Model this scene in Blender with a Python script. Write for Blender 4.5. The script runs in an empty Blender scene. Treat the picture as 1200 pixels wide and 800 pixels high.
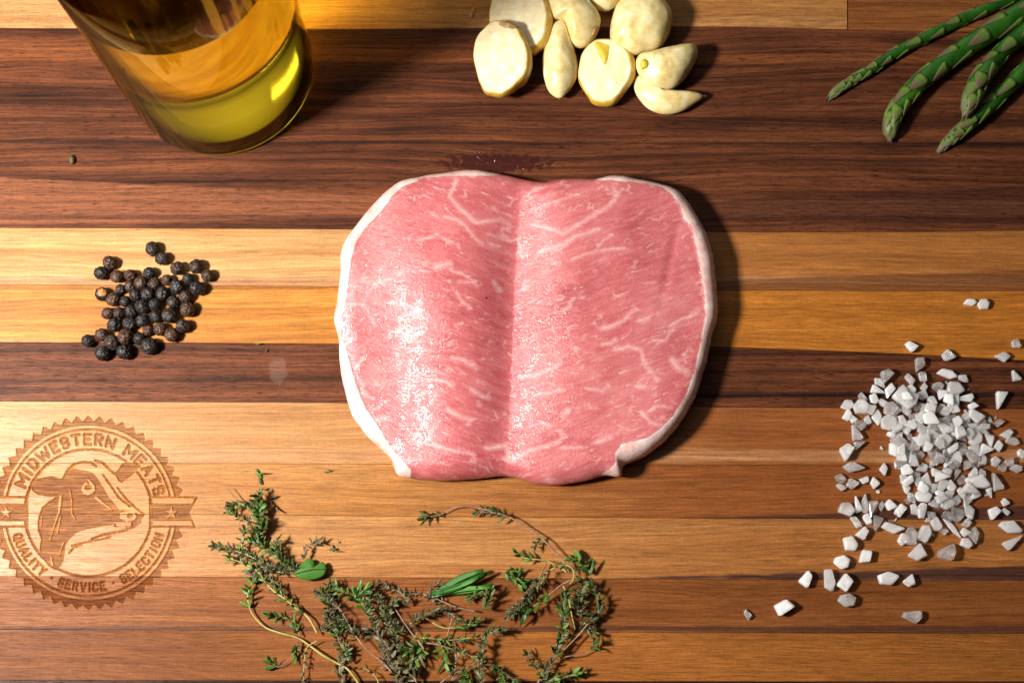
import bpy, bmesh, math, random
import numpy as np
from mathutils import Vector, Matrix, noise as mnoise

random.seed(7)
RNG = np.random.default_rng(11)
SC = bpy.context.scene
COL = SC.collection
S = 0.0003                    # metres per unit: every length below is in units of 0.3 mm (one photo pixel on the board)

# ------------------------------------------------------------------ camera
FOC = 1700.0                  # focal length in photo pixels
DIST = 1700.0                 # distance along the axis, in units
TILT = math.radians(12.0)
cam_d = bpy.data.cameras.new('camera')
cam_d.sensor_fit = 'HORIZONTAL'
cam_d.sensor_width = 36.0
cam_d.lens = 36.0 * FOC / 1200.0
cam_d.clip_start = 0.01
cam_d.clip_end = 20.0
cam = bpy.data.objects.new('camera', cam_d)
COL.objects.link(cam)
CX, CY, CZ = 0.0, -DIST * math.sin(TILT), DIST * math.cos(TILT)
cam.location = (CX * S, CY * S, CZ * S)
cam.rotation_euler = (TILT, 0, 0)
cam_d.dof.use_dof = True
cam_d.dof.focus_distance = DIST * S * 0.985
cam_d.dof.aperture_fstop = 14.0
SC.camera = cam

# ------------------------------------------------------------------ world and lamp
world = bpy.data.worlds.new('World')
SC.world = world
world.use_nodes = True
world.node_tree.nodes['Background'].inputs[0].default_value = (1.0, 0.93, 0.88, 1)
world.node_tree.nodes['Background'].inputs[1].default_value = 0.003

key_d = bpy.data.lights.new('studio_lamp', 'AREA')
key_d.shape = 'DISK'
key_d.size = 0.075
key_d.energy = 6.0
key_d.color = (1.0, 0.945, 0.88)

key = bpy.data.objects.new('studio_lamp', key_d)
COL.objects.link(key)
key.location = (-1110 * S, -165 * S, 1220 * S)
key.rotation_euler = (Vector((-300 * S, -60 * S, 0)) - key.location).to_track_quat('-Z', 'Y').to_euler()

fill_d = bpy.data.lights.new('bottle_base_fill', 'AREA')  # added soft light in place of a ceiling, brightens the oil in the bottle base
fill_d.shape = 'RECTANGLE'; fill_d.size = 2.4; fill_d.size_y = 2.4; fill_d.spread = math.radians(62)
fill_d.energy = 1.5
fill_d.color = (1.0, 0.95, 0.88)
fill = bpy.data.objects.new('bottle_base_fill', fill_d)
COL.objects.link(fill)
fill.location = (-0.46, 0.80, 1.80)
fill.rotation_euler = (Vector((-0.1, 0.1, 0)) - fill.location).to_track_quat('-Z', 'Y').to_euler()

back_d = bpy.data.lights.new('bottle_back_fill', 'AREA')  # added dim panel behind the board to lift the upper part of the oil
back_d.shape = 'RECTANGLE'; back_d.size = 2.4; back_d.size_y = 0.9; back_d.spread = math.radians(80)
back_d.energy = 1.2
back_d.color = (1.0, 0.93, 0.82)
back = bpy.data.objects.new('bottle_back_fill', back_d)
COL.objects.link(back)
back.location = (-0.25, 1.5, 0.50)
back.rotation_euler = (Vector((-0.1, 0.1, 0.10)) - back.location).to_track_quat('-Z', 'Y').to_euler()

top_d = bpy.data.lights.new('bottle_streak_fill', 'AREA')  # added strip light, gives the bottle base its bright streak
top_d.shape = 'RECTANGLE'; top_d.size = 0.40; top_d.size_y = 0.10
top_d.energy = 0.85
top = bpy.data.objects.new('bottle_streak_fill', top_d)
COL.objects.link(top)
top.location = (-0.72, 0.36, 1.40)
top.rotation_euler = (Vector((-0.1, 0.05, 0)) - top.location).to_track_quat('-Z', 'Y').to_euler()

SC.view_settings.view_transform = 'Standard'
SC.view_settings.look = 'None'
SC.view_settings.exposure = 0.0
SC.view_settings.gamma = 1.0
SC.render.engine = 'CYCLES'
SC.cycles.use_denoising = True
try:
    SC.cycles.denoiser = 'OPENIMAGEDENOISE'
    SC.cycles.denoising_input_passes = 'RGB_ALBEDO_NORMAL'
    SC.cycles.denoising_prefilter = 'ACCURATE'
except Exception:
    pass
SC.cycles.max_bounces = 14
SC.cycles.transmission_bounces = 14
SC.cycles.transparent_max_bounces = 12
SC.cycles.sample_clamp_indirect = 40.0
SC.cycles.caustics_refractive = True
SC.cycles.caustics_reflective = True
SC.cycles.blur_glossy = 0.3

# ------------------------------------------------------------------ image <-> board
CT, ST = math.cos(TILT), math.sin(TILT)

def W(px, py, z=0.0):
    """photo pixel -> board X, Y (units) at height z"""
    px = np.asarray(px, float); py = np.asarray(py, float)
    dx = (px - 600) / FOC; dy = (400 - py) / FOC
    # camera axes: right=(1,0,0), up=(0,ct,st), back=(0,-st,ct)
    vx = dx; vy = dy * CT + ST; vz = dy * ST - CT
    t = (z - CZ) / vz
    return CX + vx * t, CY + vy * t

def PROJ(X, Y, Z):
    rx = X - CX; ry = Y - CY; rz = Z - CZ
    u = rx; v = ry * CT + rz * ST; w = -(-ry * ST + rz * CT)
    return 600 + FOC * u / w, 400 - FOC * v / w

def P(px, py, z=0.0):
    x, y = W(px, py, z)
    return Vector((float(x), float(y), float(z)))

# ------------------------------------------------------------------ object helpers
def link(o, parent=None):
    COL.objects.link(o)
    if parent is not None:
        o.parent = parent
    return o

def tag(o, label=None, cat=None, group=None, kind=None):
    if label: o['label'] = label
    if cat: o['category'] = cat
    if group: o['group'] = group
    if kind: o['kind'] = kind
    return o

def empty(name, loc=(0, 0, 0)):
    o = bpy.data.objects.new(name, None)
    o.empty_display_size = 0.005
    o.location = Vector(loc) * S
    return link(o)

def mesh_np(name, V, F, smooth=True, attrs=None, mats=(), midx=None):
    """V (n,3) in units; F list/array of polygons (quads array or list of tuples)"""
    me = bpy.data.meshes.new(name)
    V = np.asarray(V, float) * S
    if isinstance(F, np.ndarray):
        k = F.shape[1]; nf = len(F)
        me.vertices.add(len(V)); me.vertices.foreach_set('co', V.ravel())
        me.loops.add(nf * k); me.loops.foreach_set('vertex_index', F.ravel().astype(np.int32))
        me.polygons.add(nf)
        me.polygons.foreach_set('loop_start', np.arange(0, nf * k, k, dtype=np.int32))
        me.polygons.foreach_set('loop_total', np.full(nf, k, dtype=np.int32))
        me.update(calc_edges=True)
    else:
        me.from_pydata([tuple(v) for v in V], [], [tuple(f) for f in F])
        me.update()
    me.validate()
    me.polygons.foreach_set('use_smooth', np.full(len(me.polygons), smooth))
    for m in mats: me.materials.append(m)
    if midx is not None: me.polygons.foreach_set('material_index', np.asarray(midx, np.int32))
    for k, a in (attrs or {}).items():
        a = np.asarray(a, float)
        if a.ndim == 1:
            at = me.attributes.new(k, 'FLOAT', 'POINT'); at.data.foreach_set('value', a.astype(np.float32))
        else:
            at = me.attributes.new(k, 'FLOAT_COLOR', 'POINT')
            at.data.foreach_set('color', np.c_[a, np.ones(len(a))].astype(np.float32).ravel())
    me.update()
    return me

def obj(name, me, parent=None, loc=(0, 0, 0)):
    o = bpy.data.objects.new(name, me)
    o.location = Vector(loc) * S
    return link(o, parent)

def catmull(pts, n=8):
    pts = [Vector(p) for p in pts]
    if len(pts) < 3: 
        return [pts[0].lerp(pts[1], i / n) for i in range(n + 1)]
    out = []
    ext = [pts[0] * 2 - pts[1]] + pts + [pts[-1] * 2 - pts[-2]]
    for i in range(1, len(ext) - 2):
        p0, p1, p2, p3 = ext[i - 1], ext[i], ext[i + 1], ext[i + 2]
        for k in range(n):
            t = k / n
            out.append(0.5 * ((2 * p1) + (p2 - p0) * t + (2 * p0 - 5 * p1 + 4 * p2 - p3) * t * t + (3 * p1 - p0 - 3 * p2 + p3) * t ** 3))
    out.append(pts[-1])
    return out

def closed_smooth(pts, n):
    """resample a closed polygon through a closed Catmull-Rom, n points evenly spaced (np n,2)"""
    p = np.asarray(pts, float); m = len(p); out = []
    for i in range(m):
        p0, p1, p2, p3 = p[i - 1], p[i], p[(i + 1) % m], p[(i + 2) % m]
        t = np.linspace(0, 1, 12, endpoint=False)[:, None]
        out.append(0.5 * ((2 * p1) + (p2 - p0) * t + (2 * p0 - 5 * p1 + 4 * p2 - p3) * t ** 2 + (3 * p1 - p0 - 3 * p2 + p3) * t ** 3))
    q = np.vstack(out); q = np.vstack([q, q[:1]])
    s = np.r_[0, np.cumsum(np.hypot(*np.diff(q, axis=0).T))]
    tt = np.linspace(0, s[-1], n, endpoint=False)
    return np.c_[np.interp(tt, s, q[:, 0]), np.interp(tt, s, q[:, 1])]

def tube(path, rad, sides=6, name='tube', mats=(), cap=True, attr=None):
    n = len(path); V = []; F = []
    prev = None
    for i, p in enumerate(path):
        t = (path[min(i + 1, n - 1)] - path[max(i - 1, 0)]).normalized()
        a = Vector((0, 0, 1)).cross(t)
        if a.length < 1e-4: a = Vector((1, 0, 0))
        a.normalize(); b = t.cross(a)
        r = rad(i / (n - 1)) if callable(rad) else rad
        for k in range(sides):
            th = 2 * math.pi * k / sides
            V.append(p + (a * math.cos(th) + b * math.sin(th)) * r)
    for i in range(n - 1):
        for k in range(sides):
            k2 = (k + 1) % sides
            F.append((i * sides + k, i * sides + k2, (i + 1) * sides + k2, (i + 1) * sides + k))
    if cap:
        F.append(tuple(range(sides))[::-1]); F.append(tuple((n - 1) * sides + k for k in range(sides)))
    return mesh_np(name, np.array([tuple(v) for v in V]), F, True, attr, mats)

# ------------------------------------------------------------------ node helper
class N:
    def __init__(self, name):
        self.m = bpy.data.materials.new(name); self.m.use_nodes = True
        self.t = self.m.node_tree; self.t.nodes.clear()
        self.out = self.t.nodes.new('ShaderNodeOutputMaterial')
    def node(self, typ, **kw):
        n = self.t.nodes.new(typ)
        for k, v in kw.items(): setattr(n, k, v)
        return n
    def set(self, sock, v):
        if isinstance(v, bpy.types.NodeSocket): self.t.links.new(v, sock)
        elif isinstance(v, (tuple, list)) and sock.type == 'RGBA' and len(v) == 3: sock.default_value = (*v, 1)
        else: sock.default_value = v
    def math(self, op, a, b=0.0, c=0.0, clamp=False):
        n = self.node('ShaderNodeMath', operation=op, use_clamp=clamp)
        self.set(n.inputs[0], a); self.set(n.inputs[1], b)
        if op in ('MULTIPLY_ADD', 'SMOOTH_MIN', 'COMPARE'): self.set(n.inputs[2], c)
        return n.outputs[0]
    def mapr(self, v, a, b, c=0.0, d=1.0, smooth=False):
        n = self.node('ShaderNodeMapRange', interpolation_type='SMOOTHSTEP' if smooth else 'LINEAR')
        self.set(n.inputs[0], v)
        for i, x in enumerate((a, b, c, d)): self.set(n.inputs[1 + i], x)
        return n.outputs[0]
    def mix(self, f, a, b, blend='MIX'):
        n = self.node('ShaderNodeMix', data_type='RGBA', blend_type=blend)
        self.set(n.inputs[0], f); self.set(n.inputs[6], a); self.set(n.inputs[7], b)
        return n.outputs[2]
    def ramp(self, f, stops, interp='LINEAR'):
        n = self.node('ShaderNodeValToRGB'); r = n.color_ramp; r.interpolation = interp
        while len(r.elements) < len(stops): r.elements.new(0.5)
        for e, (p, c) in zip(r.elements, stops):
            e.position = p; e.color = (*c, 1)
        self.set(n.inputs[0], f); return n.outputs[0]
    def noise(self, vec, scale=1.0, detail=3.0, rough=0.5, dist=0.0, dims='3D'):
        n = self.node('ShaderNodeTexNoise', noise_dimensions=dims)
        if vec is not None: self.set(n.inputs['Vector'], vec)
        n.inputs['Scale'].default_value = scale; n.inputs['Detail'].default_value = detail
        n.inputs['Roughness'].default_value = rough; n.inputs['Distortion'].default_value = dist
        return n.outputs[0]
    def voronoi(self, vec, scale=1.0, feature='F1', rnd=1.0):
        n = self.node('ShaderNodeTexVoronoi', feature=feature)
        self.set(n.inputs['Vector'], vec); n.inputs['Scale'].default_value = scale
        n.inputs['Randomness'].default_value = rnd
        return n
    def coord(self, which='Object'):
        """coordinates in units"""
        t = self.node('ShaderNodeTexCoord').outputs[which]
        v = self.node('ShaderNodeVectorMath', operation='SCALE')
        self.set(v.inputs[0], t); v.inputs[3].default_value = 1 / S
        return v.outputs[0]
    def sep(self, v):
        n = self.node('ShaderNodeSeparateXYZ'); self.set(n.inputs[0], v); return n.outputs
    def comb(self, x, y, z=0.0):
        n = self.node('ShaderNodeCombineXYZ')
        self.set(n.inputs[0], x); self.set(n.inputs[1], y); self.set(n.inputs[2], z); return n.outputs[0]
    def vscale(self, v, s):
        n = self.node('ShaderNodeVectorMath', operation='MULTIPLY'); self.set(n.inputs[0], v); n.inputs[1].default_value = s; return n.outputs[0]
    def vadd(self, v, s):
        n = self.node('ShaderNodeVectorMath', operation='ADD'); self.set(n.inputs[0], v); self.set(n.inputs[1], s); return n.outputs[0]
    def attr(self, name, color=False):
        n = self.node('ShaderNodeAttribute', attribute_name=name); return n.outputs['Color' if color else 'Fac']
    def rand(self):
        return self.node('ShaderNodeObjectInfo').outputs['Random']
    def bump(self, h, strength=0.5, dist=1.0, normal=None):
        n = self.node('ShaderNodeBump'); n.inputs['Strength'].default_value = strength
        n.inputs['Distance'].default_value = dist * S
        self.set(n.inputs['Height'], h)
        if normal is not None: self.set(n.inputs['Normal'], normal)
        return n.outputs[0]
    def bsdf(self, **kw):
        n = self.node('ShaderNodeBsdfPrincipled')
        for k, v in kw.items(): self.set(n.inputs[k.replace('_', ' ')], v)
        return n
    def finish(self, n):
        self.t.links.new(n.outputs[0], self.out.inputs['Surface']); return self.m

# ------------------------------------------------------------------ raster helpers (numpy "ink" on a fine grid, used for carving and marbling)
class Ink:
    def __init__(self, x0, y0, x1, y1, res):
        self.x0, self.y0, self.res = x0, y0, res
        self.w = int((x1 - x0) * res) + 1; self.h = int((y1 - y0) * res) + 1
        self.a = np.zeros((self.h, self.w))
    def box(self, pts, pad):
        p = np.asarray(pts, float)
        i0 = max(0, int((p[:, 0].min() - pad - self.x0) * self.res)); i1 = min(self.w, int((p[:, 0].max() + pad - self.x0) * self.res) + 2)
        j0 = max(0, int((p[:, 1].min() - pad - self.y0) * self.res)); j1 = min(self.h, int((p[:, 1].max() + pad - self.y0) * self.res) + 2)
        if i1 <= i0 or j1 <= j0: return None
        X, Y = np.meshgrid(self.x0 + np.arange(i0, i1) / self.res, self.y0 + np.arange(j0, j1) / self.res)
        return (slice(j0, j1), slice(i0, i1)), X, Y
    def put(self, sl, cov, val, mode):
        a = self.a[sl]
        if mode == 'max': self.a[sl] = np.maximum(a, cov * val)
        elif mode == 'cut': self.a[sl] = a * (1 - cov)
        elif mode == 'add': self.a[sl] = a + cov * val
    def stroke(self, pts, w, val=1.0, mode='max', soft=0.6, w1=None):
        b = self.box(pts, max(w, w1 or 0) + 2)
        if b is None: return
        sl, X, Y = b; D = np.full(X.shape, -1e9)
        n = len(pts) - 1
        for i in range(n):
            ax, ay = pts[i]; bx, by = pts[i + 1]
            dx, dy = bx - ax, by - ay; L = dx * dx + dy * dy + 1e-9
            t = np.clip(((X - ax) * dx + (Y - ay) * dy) / L, 0, 1)
            d = np.hypot(X - ax - t * dx, Y - ay - t * dy)
            ww = w if w1 is None else w + (w1 - w) * (i + t) / n
            D = np.maximum(D, ww / 2 - d)
        self.put(sl, np.clip(D / soft + 0.5, 0, 1), val, mode)
    def poly(self, pts, val=1.0, mode='max'):
        b = self.box(pts, 1)
        if b is None: return
        sl, X, Y = b; ins = np.zeros(X.shape, bool); m = len(pts)
        for i in range(m):
            (ax, ay), (bx, by) = pts[i], pts[(i + 1) % m]
            if ay == by: continue
            c = ((ay > Y) != (by > Y)) & (X < (bx - ax) * (Y - ay) / (by - ay) + ax)
            ins ^= c
        self.put(sl, ins.astype(float), val, mode)
    def blur(self, r):
        k = np.exp(-0.5 * (np.arange(-int(3 * r) - 1, int(3 * r) + 2) / r) ** 2); k /= k.sum()
        a = np.apply_along_axis(lambda v: np.convolve(v, k, 'same'), 0, self.a)
        self.a = np.apply_along_axis(lambda v: np.convolve(v, k, 'same'), 1, a)
    def sample(self, px, py):
        u = np.clip((px - self.x0) * self.res, 0, self.w - 1.001); v = np.clip((py - self.y0) * self.res, 0, self.h - 1.001)
        i = u.astype(int); j = v.astype(int); fu = u - i; fv = v - j; a = self.a
        return (a[j, i] * (1 - fu) + a[j, i + 1] * fu) * (1 - fv) + (a[j + 1, i] * (1 - fu) + a[j + 1, i + 1] * fu) * fv

# ================================================================== WOOD
def wood(name, light, mid, dark, seed, warp=14.0, band=17.0, pore=0.5, fibre=0.35, streaks=(), rough=0.37, spots=(), spec=0.2, grade=None):
    n = N(name)
    c = n.coord('Object'); o = n.sep(c)
    x = n.math('ADD', o[0], seed * 917.0); y = n.math('ADD', o[1], seed * 331.0)
    wv = n.comb(n.math('MULTIPLY', x, 1 / 420), n.math('MULTIPLY', y, 1 / 75), seed * 3.1)
    w = n.math('MULTIPLY', n.math('SUBTRACT', n.noise(wv, 1, 2), 0.5), warp * 2)
    y2 = n.math('ADD', y, w)
    def nz(sx, sy, det=3, rough=0.55, z=0.0, dist=0.0):
        return n.noise(n.comb(n.math('MULTIPLY', x, 1 / sx), n.math('MULTIPLY', y2, 1 / sy), z), 1, det, rough, dist)
    b = nz(700, band, 4, 0.6)
    rings = nz(1300, 3.6, 3, 0.6, 5.0)
    fib = nz(34, 1.0, 2, 0.7, 9.0)
    fib2 = nz(95, 2.6, 3, 0.6, 15.0)
    grit = n.noise(n.comb(n.math('MULTIPLY', x, 1 / 3.2), n.math('MULTIPLY', y, 1 / 1.3), 21.0), 1, 1)
    por = nz(17, 1.05, 1, 0.5, 2.0)
    patch = n.noise(n.comb(n.math('MULTIPLY', x, 1 / 110), n.math('MULTIPLY', y, 1 / 40), 7.0), 1, 3)
    v = n.math('ADD', n.math('MULTIPLY', b, 0.6), n.math('MULTIPLY', rings, 0.4))
    v = n.math('ADD', v, n.math('MULTIPLY', n.math('SUBTRACT', patch, 0.5), 0.22))
    colr = n.ramp(n.mapr(v, 0.33, 0.68), [(0.0, dark), (0.38, mid), (0.75, light), (1.0, tuple(min(1, q * 1.12) for q in light))])
    if grade:            # heartwood taking over along the plank, with a ragged front
        xa, xb, gc, gamt = grade
        gx_ = n.math('ADD', o[0], n.math('MULTIPLY', n.math('SUBTRACT', nz(160, 7.0, 3, 0.6, 17.0), 0.5), 520.0))
        gm_ = n.math('MULTIPLY', n.mapr(gx_, xa - 600.0, xb - 600.0, smooth=True), gamt)
        gv = n.mix(n.mapr(v, 0.35, 0.65), tuple(q * 0.78 for q in gc), tuple(min(1, q * 1.2) for q in gc))
        colr = n.mix(gm_, colr, gv)
    for (xa, ya, ha, xb, yb, hb, colour, amt) in streaks:
        # straight streaks in board coordinates, their own colour, with ragged edges along the grain
        (_, Ya), (_, Yb) = W(xa, ya), W(xb, yb)
        Xa, Xb = float(W(xa, ya)[0]), float(W(xb, yb)[0])
        t = n.mapr(o[0], Xa, Xb)
        yc = n.math('ADD', n.math('MULTIPLY', t, float(Yb - Ya)), float(Ya))
        hw = n.math('ADD', n.math('MULTIPLY', t, hb - ha), ha)
        rag = n.math('MULTIPLY', n.math('SUBTRACT', nz(60, 3.0, 3, 0.6, 4.0), 0.5), 7.0)
        d = n.math('ABSOLUTE', n.math('ADD', n.math('SUBTRACT', o[1], yc), n.math('MULTIPLY', w, 0.22)))
        d = n.math('SUBTRACT', n.math('ADD', hw, rag), d)
        m = n.math('MULTIPLY', n.mapr(d, -1.6, 1.8, smooth=True), n.math('GREATER_THAN', hw, 0.05))
        var = n.mix(n.mapr(rings, 0.35, 0.65), tuple(q * 0.75 for q in colour), tuple(min(1, q * 1.2) for q in colour))
        colr = n.mix(n.math('MULTIPLY', m, amt), colr, var)
    fm = n.mapr(fib, 0.28, 0.72, 1 - fibre * 1.25, 1 + fibre)
    fm = n.math('MULTIPLY', fm, n.mapr(fib2, 0.32, 0.68, 0.80, 1.16))
    fm = n.math('MULTIPLY', fm, n.mapr(grit, 0.25, 0.75, 0.86, 1.14))
    colr = n.mix(1.0, colr, n.comb(fm, fm, fm), 'MULTIPLY')
    pm = n.mapr(por, 0.60, 0.70, 0.0, pore, smooth=True)
    colr = n.mix(pm, colr, tuple(q * 0.3 for q in dark))
    # faint cross-sanding marks
    cs = n.noise(n.comb(n.math('MULTIPLY', x, 1 / 1.3), n.math('MULTIPLY', y, 1 / 16), 3.0), 1, 2)
    cm = n.mapr(cs, 0.3, 0.7, 0.94, 1.06)
    colr = n.mix(1.0, colr, n.comb(cm, cm, cm), 'MULTIPLY')
    # pale dust flecks and nicks
    fl = n.noise(n.vscale(c, (1 / 4.0, 1 / 2.0, 1)), 1, 2)
    fmk = n.math('MULTIPLY', n.mapr(fl, 0.74, 0.80), 0.45)
    colr = n.mix(fmk, colr, (0.55, 0.42, 0.30))
    for (sx_, sy_, rx_, ry_, amt_, red) in spots:          # dried water marks, wet meat juice
        X0, Y0 = W(sx_, sy_)
        dx = n.math('DIVIDE', n.math('SUBTRACT', o[0], float(X0)), rx_); dy = n.math('DIVIDE', n.math('SUBTRACT', o[1], float(Y0)), ry_)
        d = n.math('SQRT', n.math('ADD', n.math('MULTIPLY', dx, dx), n.math('MULTIPLY', dy, dy)))
        d = n.math('ADD', d, n.math('MULTIPLY', n.math('SUBTRACT', n.noise(c, 0.12, 3, .6), 0.5), 0.9 if not red else 2.2))
        colr = n.mix(n.math('MULTIPLY', n.mapr(d, 1.05, 0.8, smooth=True), amt_), colr, (0.035, 0.006, 0.005) if red else (0.36, 0.27, 0.24))
    burn = n.attr('burn')
    bt = n.mapr(nz(22, 1.9, 3, 0.6, 12.0), 0.34, 0.66, 0.05, 0.95)
    burnt = n.mix(1.0, colr, n.mix(bt, (0.26, 0.18, 0.125), (0.80, 0.67, 0.53)), 'MULTIPLY')
    colr = n.mix(burn, colr, burnt)
    h = n.math('ADD', n.math('MULTIPLY', fib, 0.6), n.math('MULTIPLY', pm, -1.2))
    h = n.math('ADD', h, n.math('MULTIPLY', n.math('MULTIPLY', burn, bt), 1.4))
    ro = n.mapr(fib, 0.3, 0.7, rough + 0.1, rough - 0.06)
    ro = n.math('ADD', ro, n.math('MULTIPLY', burn, 0.25))
    p = n.bsdf(Base_Color=colr, Roughness=ro, Specular_IOR_Level=spec, Normal=n.bump(h, 0.42, 0.5))
    return n.finish(p)

BL = (0.49, 0.268, 0.106); BM = (0.42, 0.205, 0.072); BD = (0.31, 0.130, 0.040)
GL = (0.45, 0.185, 0.033); GM = (0.37, 0.138, 0.021); GD = (0.26, 0.088, 0.013)
TL = (0.245, 0.088, 0.024); TM = (0.190, 0.063, 0.016); TD = (0.125, 0.039, 0.010)
KL = (0.150, 0.047, 0.0185); KM = (0.073, 0.0225, 0.0098); KD = (0.018, 0.0075, 0.0055)
DKB = (0.060, 0.024, 0.017)

XS = [-320, 0, 300, 600, 860, 1050, 1200, 1520]
B = [  # plank seams, photo rows at XS
    [-130, -130, -130, -130, -130, -130, -130, -130],
    [33, 33, 34.5, 33, 31.5, 36, 38, 38],
    [138, 138, 137, 137, 138, 140, 140, 140],
    [267, 267, 268, 270, 272, 272, 270, 270],
    [333, 333, 335, 337, 340, 341, 341, 341],
    [400, 400.5, 402, 404, 406.5, 414, 422, 432],
    [470, 470, 471, 474, 477, 478, 479, 480],
    [542, 542, 543, 544, 545, 545, 545, 545],
    [600, 601, 603, 605.5, 607, 608, 608.5, 609],
    [674, 675, 675.5, 677, 678.5, 679.5, 680, 681],
    [736, 737, 738, 739.5, 741, 741.5, 742, 742],
    [796, 796.5, 797, 797.5, 798, 798, 798, 798],
    [905] * 8,
]
WOODS = [
    wood('blond_wood_top', BL, BM, BD, 1, grade=(450, 800, (.33, .135, .034), .85), streaks=[(0, 22, 4, 600, 25, 7, (.38, .18, .06), .7)]),
    wood('walnut_wood_a', KL, KM, KD, 2, spec=.10, rough=.46, band=17, pore=.75, warp=22, streaks=[(0, 118, 6, 500, 122, 2, KD, .5), (0, 60, 14, 700, 70, 6, (.20, .062, .020), .7)]),
    wood('walnut_wood_b', KL, KM, KD, 3, spec=.10, rough=.46, band=15, pore=.75, warp=16, streaks=[(0, 236, 30, 560, 244, 10, (.22, .076, .034), .75), (0, 166, 3, 300, 168, 2, KD, .7), (500, 255, 3, 1200, 240, 24, (.060, .02, .012), .7)], spots=[(580, 191, 66, 12, .85, True)]),
    wood('blond_wood_a', BL, BM, BD, 4, fibre=.28, pore=.25, grade=(480, 900, (.33, .118, .026), .92), streaks=[(0, 328, 5, 420, 329, 5, (.40, .20, .095), .7), (700, 338, 3, 1200, 332, 17, (.16, .056, .018), .85)]),
    wood('golden_wood_a', GL, GM, GD, 5, pore=.3, grade=(400, 900, (.38, .130, .018), .85), streaks=[(0, 338, 3, 200, 338, 2, GD, .6)]),
    wood('walnut_wood_c', KL, KM, KD, 6, spec=.10, rough=.46, band=9, pore=.8, warp=8, spots=[(326, 434, 11, 17, .10, False)]),
    wood('blond_wood_b', (.42, .215, .080), (.36, .165, .055), BD, 7, fibre=.26, pore=.25, grade=(430, 880, (.215, .064, .015), .95), streaks=[(0, 532, 4, 250, 534, 7, (.40, .195, .085), .6)]),
    wood('tan_wood_a', (.375, .168, .046), (.32, .128, .029), GD, 8, pore=.3, grade=(380, 820, (.200, .058, .014), .92), streaks=[(820, 608, 1, 1200, 603, 10, DKB, .9)]),
    wood('blond_wood_c', (.375, .172, .054), (.32, .132, .037), (.24, .082, .022), 9, warp=20, pore=.3, grade=(520, 980, (.29, .105, .026), .85), streaks=[(0, 614, 12, 260, 618, 3, (.34, .15, .048), .6), (700, 678, 0, 1200, 672, 8.5, DKB, .97)]),
    wood('tan_wood_b', (.225, .078, .020), (.175, .056, .014), TD, 10, spec=.10, rough=.45, pore=.35, streaks=[(620, 736, 2, 1200, 738, 5, DKB, .8)]),  # brown wood, with the light fall-off at lower left darkened into its colour
    wood('tan_wood_c', (.170, .054, .013), (.130, .040, .0095), (.09, .026, .006), 11, spec=.09, rough=.45, warp=18, pore=.3, grade=(150, 700, (.29, .102, .021), .8)),  # browner left end also carries the dimmer corner light in its colour
    wood('dark_edge_wood', KM, KD, KD, 12, spec=.10, pore=.7),  # dark plank added for the board edge and the darkness below it
]

board = empty('cutting_board')
tag(board, 'striped cutting board of pale and walnut planks under all the food', 'cutting board')

# ------------------------------------------------------------------ the engraved emblem, drawn as a mask in photo pixels
EC = (104.0, 600.5)
ink = Ink(-26, 480, 236, 722, 4)

def pol(r, a):                 # a: degrees clockwise from the top
    return (EC[0] + r * math.sin(math.radians(a)), EC[1] - r * math.cos(math.radians(a)))

def ring_poly(r, n=180): return [pol(r, 360 * k / n) for k in range(n)]

NT = 52
teeth = []
for k in range(NT):
    teeth.append(pol(113.8, 360 * k / NT)); teeth.append(pol(107.0, 360 * (k + .5) / NT))
ink.poly(teeth)
ink.poly(ring_poly(102.6), mode='cut')
ink.poly(ring_poly(98.6)); ink.poly(ring_poly(96.4), mode='cut')
ink.poly(ring_poly(76.0)); ink.poly(ring_poly(73.4), mode='cut')

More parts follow.
